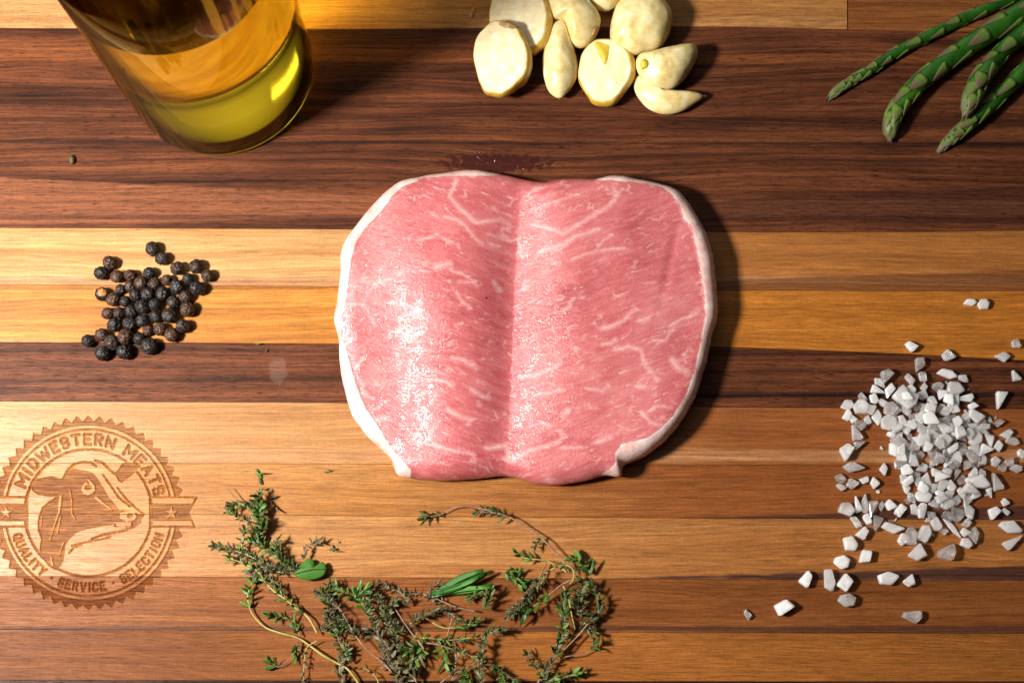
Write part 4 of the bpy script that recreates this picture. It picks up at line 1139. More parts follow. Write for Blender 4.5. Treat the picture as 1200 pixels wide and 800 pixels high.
lathe('stopper', [(0.01, 700), (25.5, 700), (25.5, 745), (36, 746), (36, 775), (30, 782), (0.01, 783)], plain('dark_cork', [(.05, .03, .02), (.10, .06, .04)], .6, 6), bottle)

# ================================================================== ASPARAGUS
def asp_mat():
    n = N('asparagus_stalk'); c = n.coord('Object')
    a = n.noise(n.vscale(c, (1 / 18,) * 3), 1, 3); f = n.noise(n.vscale(c, (1 / 4, 1 / 4, 1 / 4)), 1, 3)
    colr = n.ramp(a, [(.3, (.010, .060, .004)), (.55, (.018, .105, .006)), (.75, (.05, .16, .012))])
    p = n.bsdf(Base_Color=colr, Roughness=.36, Specular_IOR_Level=.45, Normal=n.bump(f, .25, .8), Subsurface_Weight=.1, Subsurface_Scale=.001)
    return n.finish(p)
def bract_mat():
    n = N('asparagus_bract'); c = n.coord('Object'); t = n.attr('t'); r = n.rand()
    f = n.noise(n.vscale(c, (1 / 3,) * 3), 1, 3)
    v = n.math('ADD', t, n.math('MULTIPLY', n.math('SUBTRACT', f, .5), .5))
    colr = n.ramp(v, [(.05, (.16, .235, .035)), (.25, (.085, .16, .024)), (.55, (.125, .105, .05)), (.85, (.12, .07, .05)), (1.0, (.10, .055, .04))])
    colr = n.mix(n.mapr(r, .5, 1.0, 0, .55), colr, (.11, .20, .035))
    p = n.bsdf(Base_Color=colr, Roughness=.5, Specular_IOR_Level=.4, Normal=n.bump(f, .3, .6))
    return n.finish(p)
M_ASP, M_BR = asp_mat(), bract_mat()
zq = lambda L: [(940 + a / 4.211, b / 4.211) for a, b in L]
SPEARS = [
    (zq([(130, 487), (200, 428), (330, 348), (480, 250), (600, 190), (760, 110), (900, 48), (1040, -14), (1250, -100)]), [3.2, 5.5, 6.8, 7.2, 7.5, 7.8, 8, 8.2, 8.4], 0, 'thinnest asparagus spear, set apart at the upper left of the bunch', 10),
    (zq([(435, 690), (440, 610), (475, 530), (560, 430), (700, 310), (900, 175), (1095, 55), (1300, -70)]), [6, 10.5, 12, 12.5, 13, 14, 15, 15], 0, 'thick asparagus spear with bent rounded tip, second from the thinnest', 11),
    (zq([(803, 572), (835, 490), (890, 375), (990, 255), (1095, 160), (1250, 30)]), [4, 12, 13.5, 11.5, 11.5, 12], 9, 'asparagus spear whose budded tip rests on the lowest spear', 12),
    (zq([(668, 752), (740, 682), (830, 605), (950, 495), (1060, 390), (1250, 200)]), [2, 7.5, 10, 10.5, 11, 11], 0, 'lowest asparagus spear with a sharp pointed tip', 13),
]
def spear(pts, radii, lift, label, seed):
    rnd = random.Random(seed)
    radii = [r_ * .9 for r_ in radii]
    p3 = [P(a, b, radii[i] + lift * max(0, 1 - i / 3.0) * 2 + (lift * .3)) for i, (a, b) in enumerate(pts)]
    path = catmull(p3, 9); n = len(path)
    ri = lambda t: max(.4, float(np.interp(t * (len(radii) - 1), range(len(radii)), radii)) * min(1.0, math.sqrt(max(0, t) / .055)))
    org = path[n // 2].copy(); org.z = 0
    root = empty('asparagus_spear', org)
    tag(root, label, 'asparagus', 'asparagus spears on the walnut plank')
    q = [v - org for v in path]
    obj('stalk', tube(q, ri, 14, 'stalk', [M_ASP]), root)
    # cumulative length
    cl = [0]
    for i in range(1, n): cl.append(cl[-1] + (path[i] - path[i - 1]).length)
    def at(s):
        if s < 0:
            t = (q[2] - q[0]).normalized(); return q[0] + t * s, t, .4
        s = min(cl[-1], s); i = min(n - 2, max(0, int(np.searchsorted(cl, s)) - 1))
        f = (s - cl[i]) / (cl[i + 1] - cl[i]); p = q[i].lerp(q[i + 1], f)
        t = (q[min(i + 2, n - 1)] - q[max(i - 1, 0)]).normalized()
        return p, t, ri((i + f) / (n - 1))
    s = 4.0; ph = rnd.uniform(0, 6); k = 0
    while s < cl[-1] - 5:
        tipz = math.exp(-s / 62.0)
        p0, t0, r0 = at(s)
        L = (13 + 12 * (1 - tipz)) * (r0 / 11 + .25) * rnd.uniform(.85, 1.15); L = min(L, s + 3.5)
        wa = (1.0 + .25 * tipz) * rnd.uniform(.85, 1.1) * (1 if s < 60 else .85)
        lift_ = .7 + 1.2 * tipz
        V, Tt = [], []
        for i in range(7):
            t = i / 6
            pp, tg, rr = at(s - L * t)
            a = Vector((0, 0, 1)).cross(tg).normalized(); b = tg.cross(a)
            wdt = wa * (1 - t) ** .75 * (1 if t > .12 else .86)
            for j in range(5):
                u = (j - 2) / 2
                th = ph + u * wdt
                rad_ = max(rr, r0 * .55 * (1 - t) ** .7) + lift_ * (.55 + .7 * t) * (1 - .3 * abs(u)) + .25
                V.append(pp + (a * math.cos(th) + b * math.sin(th)) * rad_); Tt.append(t)
        nb = len(V)
        for v_, i in zip(list(V), range(nb)):
            pp, tg, rr = at(s - L * Tt[i]); V.append(v_ + (pp - v_).normalized() * .8)
        Tt = Tt + Tt; F = []
        for i in range(6):
            for j in range(4):
                A = i * 5 + j
                F.append((A, A + 1, A + 6, A + 5)); F.append((nb + A, nb + A + 5, nb + A + 6, nb + A + 1))
        for j in range(4): F.append((j, nb + j, nb + j + 1, j + 1))
        for i in range(6):
            F.append((i * 5, i * 5 + 5, nb + i * 5 + 5, nb + i * 5)); F.append((i * 5 + 4, nb + i * 5 + 4, nb + i * 5 + 9, i * 5 + 9))
        obj('scale_leaf', mesh_np('scale_leaf', np.array([tuple(v) for v in V]), F, True, {'t': Tt}, [M_BR]), root)
        ph += 2.4 + rnd.uniform(-.25, .25); k += 1
        s += (1.5 + 15 * (1 - tipz) ** 2.2) * (r0 / 12 * .5 + .5)
    return root
for sp in SPEARS: spear(*sp)

# ================================================================== THYME
def leaf_mat(name, cols, rough=.5, spec=.4):
    n = N(name); c = n.coord('Object'); r = n.rand()
    a = n.noise(n.vadd(n.vscale(c, (1 / 4,) * 3), n.comb(n.math('MULTIPLY', r, 70), 0, 0)), 1, 3)
    k = len(cols) - 1
    f = n.math('ADD', n.math('MULTIPLY', r, .65), n.math('MULTIPLY', a, .45))
    colr = n.ramp(f, [(.18 + .68 * i / k, q) for i, q in enumerate(cols)])
    p = n.bsdf(Base_Color=colr, Roughness=rough, Specular_IOR_Level=spec, Normal=n.bump(a, .3, .5))
    return n.finish(p)
L_FRESH = leaf_mat('fresh_thyme_leaf', [(.013, .040, .004), (.032, .085, .007), (.062, .14, .012), (.10, .17, .026)])
L_DARK = leaf_mat('dark_thyme_leaf', [(.014, .024, .006), (.034, .055, .010), (.066, .094, .020), (.12, .11, .045)])
L_DRY = leaf_mat('dry_thyme_leaf', [(.026, .023, .010), (.064, .056, .022), (.115, .10, .048), (.12, .075, .045)])
M_STEM = plain('brown_thyme_stem', [(.12, .065, .045), (.25, .15, .105), (.33, .23, .15)], .55, 9, .4)
M_STEMY = plain('yellow_green_thyme_stem', [(.22, .17, .05), (.34, .30, .08), (.30, .34, .09)], .5, 12, .3)
M_SPEAR = leaf_mat('rosemary_needle', [(.014, .075, .008), (.03, .14, .012), (.06, .21, .02)], .4, .5)
def leaf_mesh(name, seed, mat, curl=.18, wid=.17, groove=.5):
    rnd = random.Random(seed); V = []; F = []
    NS = 7
    for i in range(NS):
        t = i / (NS - 1); w = wid * max(0, math.sin(math.pi * min(1, (t * .90 + .07)) ** .9)) ** .55 + .012
        z = curl * t * t * rnd.uniform(.9, 1.1); x = t
        y0 = .09 * math.sin(t * 2.6 + seed * 1.7) * t
        for (u, h) in ((-1, .10), (-.55, .30), (0, .30 - groove * .4), (.55, .30), (1, .10), (.5, -.25), (-.5, -.25)):
            V.append((x, y0 + u * w, z + h * w))
    for i in range(NS - 1):
        for k in range(7):
            k2 = (k + 1) % 7; F.append((i * 7 + k, (i + 1) * 7 + k, (i + 1) * 7 + k2, i * 7 + k2))
    F.append(tuple(range(7))); F.append(tuple((NS - 1) * 7 + k for k in range(6, -1, -1)))
    return mesh_np(name, np.array(V), F, True, None, [mat])
LEAVES = {m: [leaf_mesh('leaf', s + 10 * q, M, cu, wi) for s, (cu, wi) in enumerate([(.2, .15), (-.15, .18), (.55, .13), (.05, .19), (-.45, .14), (.8, .11), (-.7, .10), (.3, .17)])]
          for q, (m, M) in enumerate((('fresh', L_FRESH), ('dark', L_DARK), ('dry', L_DRY)))}
def place_leaf(root, org, p, d, size, kind, rnd, up=None, meshes=None):
    d = d.normalized(); up = up or Vector((rnd.uniform(-.6, .6), rnd.uniform(-.6, .6), 1))
    y = up.cross(d)
    if y.length < 1e-3: y = Vector((0, 1, 0)).cross(d)
    y.normalize(); z = d.cross(y)
    M = Matrix((d, y, z)).transposed().to_4x4()
    me = rnd.choice(meshes or LEAVES[kind])
    o = bpy.data.objects.new('leaf', me); link(o, root)
    wsc = rnd.uniform(.85, 1.2)
    o.matrix_local = Matrix.Translation((p - org) * S) @ M @ Matrix.Diagonal((size, size * wsc, size * wsc, 1))
    return o
NLEAF = 0
def sprig(pts, label, z=6, kind='dark', r=1.1, size=10, gap=8, start=0.0, end=1.0, per=2, stem='b', dens=1.0, z1=None, spread=.9, mixk=None, seed=None):
    """pts photo pixels base->tip; leaves from start to end along it"""
    global NLEAF
    rnd = random.Random(seed if seed is not None else hash(tuple(pts)) % 9999)
    m = len(pts)
    zz = [z + ((z1 if z1 is not None else z) - z) * i / (m - 1) + rnd.uniform(-1.5, 2.5) for i in range(m)]
    p3 = [P(a, b, max(r + .2, h)) for (a, b), h in zip(pts, zz)]
    path = catmull(p3, 6); n = len(path)
    org = path[0].copy(); org.z = 0
    root = empty('thyme_sprig', org)
    tag(root, label, 'herb', 'thyme sprigs below the chop')
    obj('stem', tube([v - org for v in path], lambda t: .84 * r * (1 - .45 * t), 7, 'stem', [M_STEMY if stem == 'y' else M_STEM]), root)
    cl = [0]
    for i in range(1, n): cl.append(cl[-1] + (path[i] - path[i - 1]).length)
    s = cl[-1] * start; ph = rnd.uniform(0, 3.1)
    while s <= cl[-1] * end + .01:
        i = min(n - 2, max(0, int(np.searchsorted(cl, s)) - 1)); f = (s - cl[i]) / max(1e-6, cl[i + 1] - cl[i])
        p = path[i].lerp(path[i + 1], f); t = (path[i + 1] - path[i]).normalized()
        a = Vector((0, 0, 1)).cross(t).normalized(); b = t.cross(a)
        for k in range(per):
            th = ph + 2 * math.pi * k / per + rnd.uniform(-.4, .4)
            out = a * math.cos(th) + b * math.sin(th)
            if out.z < -.2: out.z *= -.5
            fwd = rnd.uniform(.35, 1.1)
            d = (t * fwd + out * spread).normalized()
            d.z = d.z * .7
            if p.z + d.z * size < 1: d.z = max(d.z, (1.2 - p.z) / size)
            kk = kind if not mixk or rnd.random() > .35 else mixk
            place_leaf(root, org, p, d, size * .86 * rnd.uniform(.5, 1.2), kk, rnd); NLEAF += 1
        ph += math.pi / 2 if per == 2 else 1.1
        s += gap * .68 * rnd.uniform(.7, 1.35) / dens
    # a terminal tuft
    if end >= .99:
        for k in range(3):
            t = (path[-1] - path[-3]).normalized()
            d = t + Vector((rnd.uniform(-.5, .5), rnd.uniform(-.5, .5), rnd.uniform(0, .4)))
            place_leaf(root, org, path[-1], d, size * rnd.uniform(.6, .95), kind, rnd); NLEAF += 1
    return root

SPR = [
    # pts, label, options
    ([(428, 816), (420, 800), (408, 784), (396, 777), (378, 767), (363, 756), (349, 747), (328, 741), (310, 734), (296, 719), (291, 705), (291, 694), (296, 682)], 'longest bare yellow-brown thyme stem, sweeping along the lower left of the herbs', dict(z=7, r=1.7, size=13, gap=9, start=.86, end=1, kind='fresh', stem='y')),
    ([(372, 742), (364, 727), (357, 719), (345, 711), (335, 702), (322, 693), (312, 683), (301, 668), (286, 660), (270, 654)], 'green-stemmed thyme sprig slanting above the longest bare stem', dict(z=9, r=1.5, size=11, gap=9, start=.2, kind='fresh', stem='y', mixk='dark')),
    ([(300, 600), (290, 594), (284, 591), (276, 583), (270, 577), (264, 571)], 'bare twig poking out at the top left of the herbs', dict(z=10, r=1.1, size=8, gap=7, start=0, end=.35, kind='fresh')),
    ([(310, 622), (306, 612), (304, 600), (303, 590), (303, 580)], 'bright green leafy thyme tip uppermost in the left bunch', dict(z=12, size=13, gap=4.2, per=3, kind='fresh', mixk='dark')),
    ([(292, 612), (282, 608), (274, 603), (262, 597), (254, 593)], 'thyme twig with pale leaves at the far upper left of the bunch', dict(z=9, size=9, gap=5, start=.2, end=.7, kind='fresh')),
    ([(283, 646), (284, 632), (288, 620), (294, 608), (298, 600), (288, 590), (272, 592)], 'curled leafy thyme sprig joining the two left bunches', dict(z=10, size=10, gap=5, per=2, kind='dark', mixk='fresh', stem='y')),
    ([(306, 640), (303, 628), (304, 618), (308, 612)], 'dark leafy thyme tip below the bright green one', dict(z=9, size=11, gap=3.6, per=3, kind='dark', mixk='fresh')),
    ([(332, 672), (318, 666), (304, 657), (290, 650), (275, 645), (262, 641), (251, 640)], 'thyme sprig pointing left, farthest left of the herbs', dict(z=8, size=8.5, gap=4, per=3, kind='dark', mixk='dry', stem='y')),
    ([(345, 668), (332, 655), (318, 645), (306, 640), (296, 634)], 'broad-leaved green thyme sprig in the left bunch', dict(z=12, size=13, gap=5, per=2, kind='fresh', mixk='dark')),
    ([(340, 672), (334, 660), (328, 648), (324, 638), (325, 632)], 'thyme sprig rising beside the broad round leaf', dict(z=11, size=9, gap=3.5, per=3, kind='dark', mixk='dry')),
    ([(352, 668), (342, 664), (328, 662), (314, 664), (300, 668)], 'tangled brownish thyme sprig left of the broad round leaf', dict(z=10, size=8, gap=3.4, per=3, kind='dry', mixk='dark')),
    ([(355, 655), (358, 645), (364, 638), (372, 633)], 'dry thyme twig above the broad round leaf', dict(z=9, size=8, gap=4, per=2, kind='dry', mixk='dark')),
    ([(335, 700), (330, 692), (322, 684), (316, 678)], 'small thyme sprig under the left bunch', dict(z=8, size=9, gap=4, per=2, kind='dark')),
    ([(352, 745), (347, 735), (344, 728), (336, 724), (326, 723), (318, 722)], 'green thyme tip lying in the loop of the longest stem', dict(z=7, size=12, gap=6, start=.1, kind='fresh')),
    ([(349, 752), (347, 764), (342, 768), (334, 776), (326, 781), (318, 776)], 'thyme tuft on a thin arched stalk at the lower left', dict(z=6, r=.7, size=13, gap=7, start=.86, kind='fresh')),
    ([(349, 747), (348, 756), (347, 764)], 'single drooping thyme leaf pair under the longest stem', dict(z=7, r=.7, size=12, gap=9, start=.5, kind='fresh')),
    ([(372, 750), (360, 758), (357, 770), (356, 785), (355, 806)], 'pale thyme stalk hanging to the bottom edge', dict(z=7, r=.9, size=8, gap=8, start=.3, kind='dry', stem='y')),
    ([(400, 740), (392, 722), (384, 705), (380, 695), (386, 686)], 'thyme sprig with bristly pale top left of the bushy middle', dict(z=11, size=11, gap=4, per=3, kind='dark', mixk='fresh')),
    ([(378, 740), (384, 728), (388, 712), (384, 700), (372, 694)], 'dry bristly thyme sprig beside the green stem end', dict(z=10, size=9, gap=3.2, per=3, kind='dry')),
    ([(432, 720), (424, 706), (414, 698), (404, 694), (392, 688)], 'fresh thyme sprig on the upper side of the middle', dict(z=12, size=13, gap=5, per=2, kind='fresh')),
    ([(416, 702), (420, 696), (426, 690)], 'bright broad thyme tip at the upper edge of the middle', dict(z=13, size=15, gap=4, per=2, kind='fresh')),
    ([(459, 787), (450, 777), (438, 767), (424, 754), (411, 735), (404, 722), (396, 711)], 'bare brown thyme stem crossing the middle', dict(z=15, r=1.5, size=9, gap=9, start=.6, kind='dry')),
    ([(420, 748), (412, 738), (404, 730), (396, 726), (386, 722)], 'wiry thyme sprig left of the bare brown stem', dict(z=11, size=10, gap=4, per=3, kind='dark', mixk='dry')),
    ([(410, 776), (404, 764), (398, 752), (394, 742), (388, 735)], 'dark thyme sprig under the bare brown stem', dict(z=8, size=11, gap=5, per=2, kind='dark', mixk='fresh')),
    ([(402, 800), (398, 786), (400, 772), (406, 762)], 'dark shaded thyme sprig near the bottom edge', dict(z=8, size=10, gap=4.5, per=2, kind='dark', mixk='dry')),
    ([(450, 762), (446, 746), (440, 732), (434, 718), (432, 704), (436, 694)], 'bushy thyme sprig in the centre of the pile, dense with tiny leaves', dict(z=12, size=7.5, gap=2.3, per=4, kind='dry', mixk='dark')),
    ([(470, 765), (464, 748), (456, 736), (450, 724), (448, 710), (444, 700)], 'second bushy thyme sprig, leaning beside the dense one', dict(z=11, size=7.5, gap=2.3, per=4, kind='dark', mixk='dry')),
    ([(476, 742), (466, 734), (458, 724), (456, 714), (464, 704)], 'dark bushy thyme sprig on the right of the centre', dict(z=9, size=8, gap=2.6, per=4, kind='dark', mixk='dry')),
    ([(497, 760), (490, 750), (483, 742), (473, 728), (464, 714)], 'straight brown stem poking out of the bushy centre', dict(z=14, r=1.4, size=9, gap=7, start=.1, end=.4, kind='fresh')),
    ([(492, 806), (483, 790), (471, 781), (462, 772), (455, 758), (446, 748), (432, 741)], 'grey withered thyme sprig with broad dried leaves', dict(z=13, r=1.5, size=13, gap=5.5, per=2, kind='dry')),
    ([(470, 806), (466, 794), (462, 784), (456, 778), (452, 770)], 'withered thyme head at the bottom edge', dict(z=9, size=11, gap=3.4, per=3, kind='dry')),
    ([(446, 806), (440, 792), (430, 784), (420, 782)], 'yellowish twig at the bottom edge left of the withered head', dict(z=8, r=.9, size=8, gap=8, start=.4, kind='dry', stem='y')),
    ([(558, 716), (535, 711), (518, 704), (502, 698), (495, 696), (480, 695)], 'bare thyme twig under the long green needles', dict(z=8, r=1.2, size=9, gap=8, start=.5, kind='dry', mixk='dark')),
    ([(478, 708), (474, 699), (466, 692), (456, 690), (448, 684)], 'curled dry thyme sprig above the bushy centre', dict(z=8, size=9, gap=4, per=2, kind='dry', mixk='dark')),
    ([(502, 704), (504, 694), (508, 688), (512, 684)], 'grey thyme tuft at the foot of the long green needles', dict(z=9, size=9, gap=3.5, per=2, kind='dry')),
    ([(480, 731), (490, 724), (500, 720), (512, 714), (524, 716), (536, 726)], 'leafy thyme sprig running right below the bare twig', dict(z=9, size=10, gap=4.5, per=2, kind='dark', mixk='dry')),
    ([(507, 729), (519, 735), (535, 735), (548, 732), (558, 726)], 'thyme sprig ending in a bright green rosette', dict(z=10, r=1.1, size=11, gap=5, start=.45, kind='fresh', mixk='dark', stem='y')),
    ([(566, 712), (572, 704), (574, 696)], 'folded dark thyme leaf cluster under the needle tips', dict(z=10, size=13, gap=4, per=2, kind='dark')),
    ([(545, 702), (552, 700), (560, 696)], 'small thyme tip below the middle of the needles', dict(z=9, size=10, gap=4, per=2, kind='dark', mixk='fresh')),
    ([(490, 748), (500, 747), (517, 749), (535, 749), (556, 746)], 'straight pale twig running right from the bushy centre', dict(z=11, r=1.1, size=10, gap=7, start=.1, kind='dark', mixk='fresh', stem='y')),
    ([(496, 752), (488, 757), (480, 760), (474, 762)], 'green thyme fan beside the two parallel twigs', dict(z=11, size=14, gap=3.6, per=2, kind='fresh', mixk='dark')),
    ([(492, 758), (490, 768), (486, 776), (484, 782)], 'green looped thyme tip under the fan', dict(z=10, size=13, gap=4, per=2, kind='fresh', mixk='dark')),
    ([(494, 752), (500, 753), (514, 755), (532, 761), (545, 765), (558, 772), (570, 778), (587, 788), (604, 797)], 'long twig slanting down right from the two parallel twigs', dict(z=12, r=1.2, size=9, gap=8, start=.3, kind='dark', mixk='fresh')),
    ([(530, 724), (526, 738), (522, 752), (520, 766), (522, 776)], 'thyme sprig ending in upright dark green blades', dict(z=7, size=15, gap=6, start=.5, kind='fresh')),
    ([(516, 800), (531, 789), (544, 784), (558, 775)], 'pale forked twig near the bottom edge', dict(z=8, r=1.1, size=8, gap=8, kind='dry', start=.3)),
    ([(530, 797), (534, 780), (534, 766), (533, 752)], 'upright thin twig crossing the pale forked one', dict(z=9, r=.9, size=8, gap=6, kind='dry', mixk='dark')),
    ([(563, 802), (563, 782), (565, 768), (566, 758), (568, 745), (576, 739), (587, 738)], 'upright leafy thyme sprig whose tip bends right', dict(z=15, size=9, gap=3.6, per=3, kind='dark', mixk='dry')),
    ([(596, 808), (590, 796), (588, 788), (582, 782)], 'leafy thyme tip at the bottom edge, right of the upright sprig', dict(z=9, size=9, gap=3.4, per=3, kind='dark', mixk='fresh')),
    ([(556, 812), (552, 804), (548, 798), (544, 792)], 'thyme tuft cut by the bottom edge', dict(z=9, size=10, gap=3, per=3, kind='fresh', mixk='dark')),
    ([(668, 672), (662, 660), (654, 650), (644, 640), (637, 632), (627, 625), (615, 617), (600, 607), (585, 601), (570, 597), (555, 594), (543, 593), (531, 595), (522, 600), (510, 604), (497, 606)], 'long arching thyme stem, uppermost at the right, with a leafy far end', dict(z=13, z1=5, r=1.25, size=12, gap=6, start=.9, kind='dark', mixk='dry')),
    ([(600, 607), (590, 603), (582, 601), (574, 600), (562, 599)], 'leaf cluster on the crown of the long arching stem', dict(z=10, size=11, gap=6, start=.2, kind='dark', mixk='dry')),
    ([(634, 629), (631, 634), (627, 640)], 'small hanging thyme cluster under the long arching stem', dict(z=8, size=9, gap=3.5, per=2, kind='dark')),
    ([(664, 670), (656, 664), (649, 661), (642, 657), (628, 655), (614, 653), (606, 648)], 'short thyme stem ending in a green cluster left of the knot', dict(z=9, r=1.1, size=10, gap=4.5, start=.7, kind='fresh', mixk='dark', stem='y')),
    ([(668, 684), (672, 678), (672, 668), (664, 662), (652, 664), (640, 672), (634, 684)], 'looped thyme stem tied like a knot at the right', dict(z=14, r=1.2, size=9, gap=6, start=.2, kind='dark', mixk='dry', stem='y')),
    ([(672, 678), (658, 685), (648, 693), (636, 702), (628, 708), (617, 716)], 'thyme sprig with large bright green leaves pointing down left', dict(z=11, r=1.2, size=17, gap=9, start=.5, kind='fresh')),
    ([(640, 660), (634, 672), (628, 684), (620, 698), (608, 710), (596, 720)], 'dark shrivelled thyme sprig left of the bright green one', dict(z=8, size=10, gap=3.2, per=3, start=.25, kind='dry', mixk='dark')),
    ([(660, 686), (666, 700), (670, 720), (674, 737)], 'short bare yellow stem hanging from the knot', dict(z=13, r=1.3, size=11, gap=6, start=.1, end=.5, kind='dark', mixk='fresh', stem='y')),
    ([(692, 672), (688, 664), (682, 657), (676, 655)], 'bright green thyme leaf pair right of the knot', dict(z=8, size=16, gap=7, per=2, kind='fresh')),
    ([(660, 762), (676, 746), (688, 732), (694, 726), (700, 718), (703, 706), (698, 694), (690, 684), (682, 680)], 'thyme sprig curving round the right side of the herbs', dict(z=12, r=1.2, size=11, gap=4.5, start=.45, kind='dark', mixk='fresh')),
    ([(682, 722), (680, 708), (680, 696), (684, 688)], 'leafy thyme sprig inside the right-hand curve', dict(z=10, size=11, gap=4, per=3, kind='dark', mixk='dry')),
    ([(700, 718), (690, 726), (684, 732), (690, 738), (696, 740)], 'thyme cluster on the inner bend at the right', dict(z=9, size=10, gap=4, per=2, kind='dark', mixk='dry')),
    ([(656, 770), (670, 768), (684, 766), (694, 760), (698, 754)], 'thin twig with a single leafy tip at the lower right', dict(z=7, r=.9, size=12, gap=4, start=.8, kind='dark', mixk='fresh')),
    ([(698, 756), (698, 744), (694, 730)], 'short stalk hanging down at the far right of the herbs', dict(z=8, r=.9, size=8, gap=8, start=.6, kind='dark')),
    ([(650, 768), (656, 752), (660, 738), (662, 722), (660, 706), (662, 698)], 'upright thyme sprig in the middle of the right-hand bunch', dict(z=11, size=12, gap=4.2, per=2, kind='dark', mixk='fresh')),
    ([(622, 814), (630, 800), (642, 784), (650, 768), (655, 756), (664, 746)], 'main stem of the right-hand bunch leaving the bottom edge', dict(z=9, r=1.4, size=10, gap=5, start=.25, kind='dark', mixk='dry')),
    ([(640, 800), (634, 788), (626, 776), (618, 766)], 'feathery thyme tip at the lower left of the right-hand bunch', dict(z=9, size=10, gap=4.5, per=2, kind='dark', mixk='fresh')),
    ([(638, 798), (650, 794), (664, 792), (676, 788)], 'bright feathery thyme tip lowest at the right', dict(z=9, size=12, gap=4.5, per=2, kind='fresh', mixk='dark')),
    ([(592, 672), (600, 676), (608, 680)], 'small dark thyme pair right of the needle tips', dict(z=6, size=14, gap=5, per=2, kind='fresh', start=0)),
    ([(608, 675), (606, 672), (603, 672)], 'star-shaped loose thyme tip below the arching stem', dict(z=5, size=11, gap=1.6, per=3, kind='fresh', spread=1.5)),
]
for k, (pts, lab, kw) in enumerate(SPR): sprig(pts, lab, seed=200 + k, **kw)

# long needles of the green herb
rnd = random.Random(5)
org = P(508, 697)
ros = empty('rosemary_tip', org); tag(ros, 'tuft of long smooth bright green needles at the top of the herbs', 'herb')
NEED = [leaf_mesh('needle', 60 + s, M_SPEAR, cu, .042, .9) for s, cu in enumerate((.02, .05, -.02, .04))]
for (tx, ty, zt, z0) in [(564, 663, 11, 9), (577, 675, 13, 10), (578, 680, 8, 6), (574, 684, 12, 9), (566, 686, 6, 5), (560, 674, 14, 11), (548, 690, 6, 5), (570, 678, 15, 12)]:
    a = P(506 + rnd.uniform(-2, 4), 697 + rnd.uniform(-3, 2), z0); b_ = P(tx, ty, zt)
    d = b_ - a; o = place_leaf(ros, org, a, d, d.length, None, rnd, up=Vector((rnd.uniform(-.3, .3), rnd.uniform(-.3, .3), 1)), meshes=NEED); o.name = 'needle'

# broad flat leaf
M_BROAD = leaf_mat('broad_green_leaf', [(.014, .064, .005), (.026, .102, .007), (.042, .135, .012)], .6, .3)
bl = [(240 + a / 5, 540 + b / 5) for a, b in [(520, 650), (560, 605), (600, 570), (634, 582), (648, 632), (664, 600), (690, 588), (710, 630), (690, 670), (640, 690), (580, 695), (535, 675)]]
org = P(362, 666)
lf = empty('broad_leaf', org); tag(lf, 'single broad lobed green leaf among the thyme on the left', 'leaf')
o2b = closed_smooth(bl, 60); lx, ly = W(o2b[:, 0], o2b[:, 1], 14)
ccx, ccy = lx.mean(), ly.mean(); V = []
for v in np.linspace(0, 1, 10):
    X = ccx + (lx - ccx) * v; Y = ccy + (ly - ccy) * v
    z = 13 + 1.1 * np.sin(X * .12) + .7 * np.cos(Y * .14 + 1) - 3.0 * v * v - .9 * np.exp(-((Y - ccy - (X - ccx) * .15) / 1.6) ** 2)
    V.append(np.c_[X, Y, z])
Vt = np.vstack(V); Vb = Vt - np.array([0, 0, .7])
idx = np.arange(10 * 60).reshape(10, 60)
q1 = np.stack([idx[:-1], idx[1:], np.roll(idx[1:], -1, 1), np.roll(idx[:-1], -1, 1)], -1).reshape(-1, 4)
q2 = q1[:, ::-1] + 600
q3 = np.stack([idx[-1], idx[-1] + 600, np.roll(idx[-1], -1) + 600, np.roll(idx[-1], -1)], -1)
obj('blade', mesh_np('blade', np.vstack([Vt, Vb]) - np.array([*org])[None], np.vstack([q1, q2, q3]), True, None, [M_BROAD]), lf)
ma = [P(702 / 5 + 240, 630 / 5 + 540, 16) - org, P(362, 666, 18) - org, P(344, 672, 14) - org]
obj('midrib', tube(catmull(ma, 6), .5, 5, 'midrib', [L_FRESH]), lf)

# loose scraps: little leaves, crumbs, a seed
def scrap(label, parts, cat, name='herb_scrap'):
    c0 = np.mean([(a, b) for a, b, *_ in parts], 0); org = P(*c0)
    root = empty(name, org); tag(root, label, cat)
    rnd = random.Random(int(c0[0] * 3))
    for (a, b, ang, ln, kind) in parts:
        d = Vector((math.cos(math.radians(ang)), math.sin(math.radians(ang)), .1))
        place_leaf(root, org, P(a, b, 2.2), d, ln, kind, rnd)
    return root
scrap('loose two-pronged green leaf above the left thyme bunch', [(300, 552, -60, 13, 'fresh'), (299, 549, -45, 12, 'dark'), (302, 556, 20, 11, 'fresh'), (304, 560, -70, 10, 'dark')], 'leaf')
scrap('dark crumb below the seam left of the chop corner', [(383, 550, -30, 5, 'dark'), (384, 553, 40, 5, 'dark'), (383, 554, 150, 4, 'dark')], 'crumb')
scrap('dark leaf scrap right of the left thyme bunch', [(386, 644, 10, 9, 'dark'), (390, 646, 100, 8, 'dry'), (391, 645, -20, 7, 'dark')], 'crumb')
scrap('tiny dark fleck above the dark leaf scrap', [(396, 636, 30, 4, 'dark'), (397, 634, 100, 3, 'dark')], 'crumb')
scrap('tiny bright green fleck on the seam above the walnut plank', [(299, 403, 5, 7, 'fresh'), (302, 404, 40, 4, 'fresh')], 'crumb')
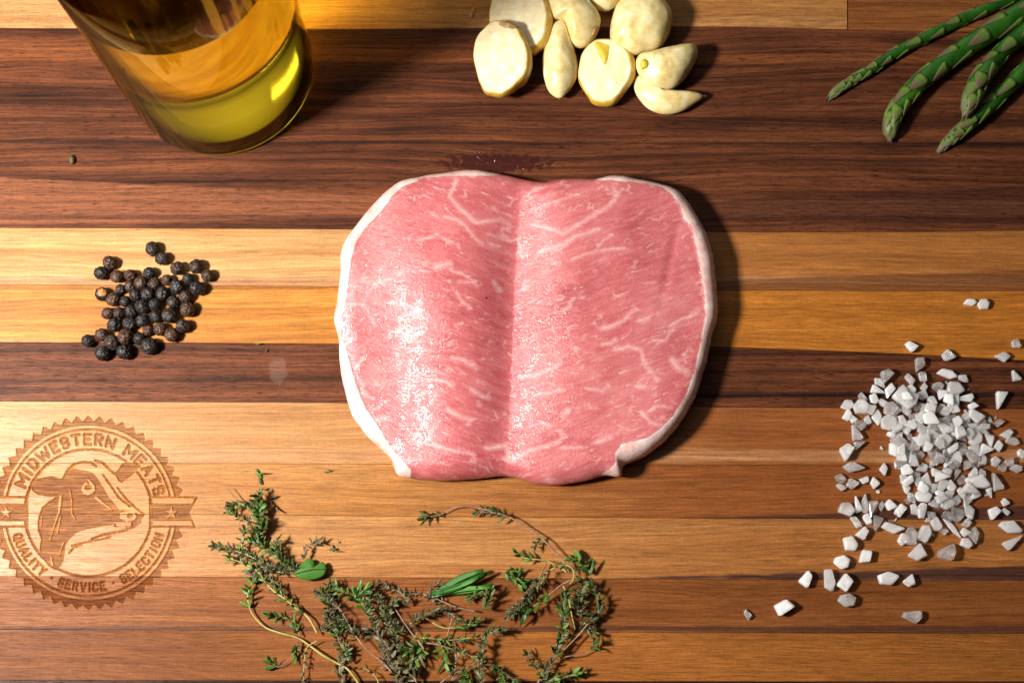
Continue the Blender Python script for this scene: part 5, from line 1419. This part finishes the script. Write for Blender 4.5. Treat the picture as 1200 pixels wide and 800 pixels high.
scrap('tiny dark speck just under the bright green fleck', [(311, 413, 70, 5, 'dark')], 'crumb')
scrap('curled dark brown stalk bit right of the leafy top of the herbs', [(317, 586, -60, 9, 'dry'), (322, 592, -50, 12, 'dry'), (309, 574, 10, 10, 'dark'), (318, 584, 30, 8, 'dry')], 'crumb')
scrap('brown crumb left of the herbs under the far left sprig', [(283, 669, 0, 11, 'dry'), (288, 671, -10, 9, 'dry')], 'crumb')
sd = small_ell('seed', 84, 187, 3, 3.6, 6.2, 3.2, -12, plain('brown_seed', [(.05, .035, .015), (.11, .08, .03)], .5, 3, .5), None, Vector((0, 0, 0)), .12, 8)
tag(sd, 'single small brown seed alone on the upper walnut plank', 'seed')

# red meat juice beaded on the walnut above the chop
n_ = N('meat_juice'); p_ = n_.bsdf(Base_Color=(.10, .010, .008), Roughness=.08, Specular_IOR_Level=.6, Transmission_Weight=.35); M_JUICE = n_.finish(p_)
V, F = [], []; rnd = random.Random(3)
for k in range(46):
    x = rnd.gauss(585, 28); y = 190 + rnd.gauss(0, 5) - abs(x - 585) * .02
    if not (500 < x < 650) or y > 199: continue
    r = rnd.uniform(.5, 1.2); X, Y = [float(v) for v in W(x, y)]
    b0 = len(V); hh = r * rnd.uniform(.35, .6); st = rnd.uniform(1, 2.4)
    for i in range(3):
        for j in range(10):
            a = 2 * math.pi * j / 10; q = (1, .7, .3)[i]
            V.append((X + math.cos(a) * r * q * st, Y + math.sin(a) * r * q * .8, (.05, .6, .92)[i] * hh))
    V.append((X, Y, hh))
    for i in range(2):
        for j in range(10): F.append((b0 + i * 10 + j, b0 + i * 10 + (j + 1) % 10, b0 + (i + 1) * 10 + (j + 1) % 10, b0 + (i + 1) * 10 + j))
    for j in range(10): F.append((b0 + 20 + j, b0 + 20 + (j + 1) % 10, b0 + 30))
ju = obj('juice_droplets', mesh_np('juice_droplets', np.array(V), F, True, None, [M_JUICE]))
tag(ju, 'red meat juice beaded on the walnut above the chop', 'juice', kind='stuff')
print('LEAVES', NLEAF, 'SALT', len(SALT))
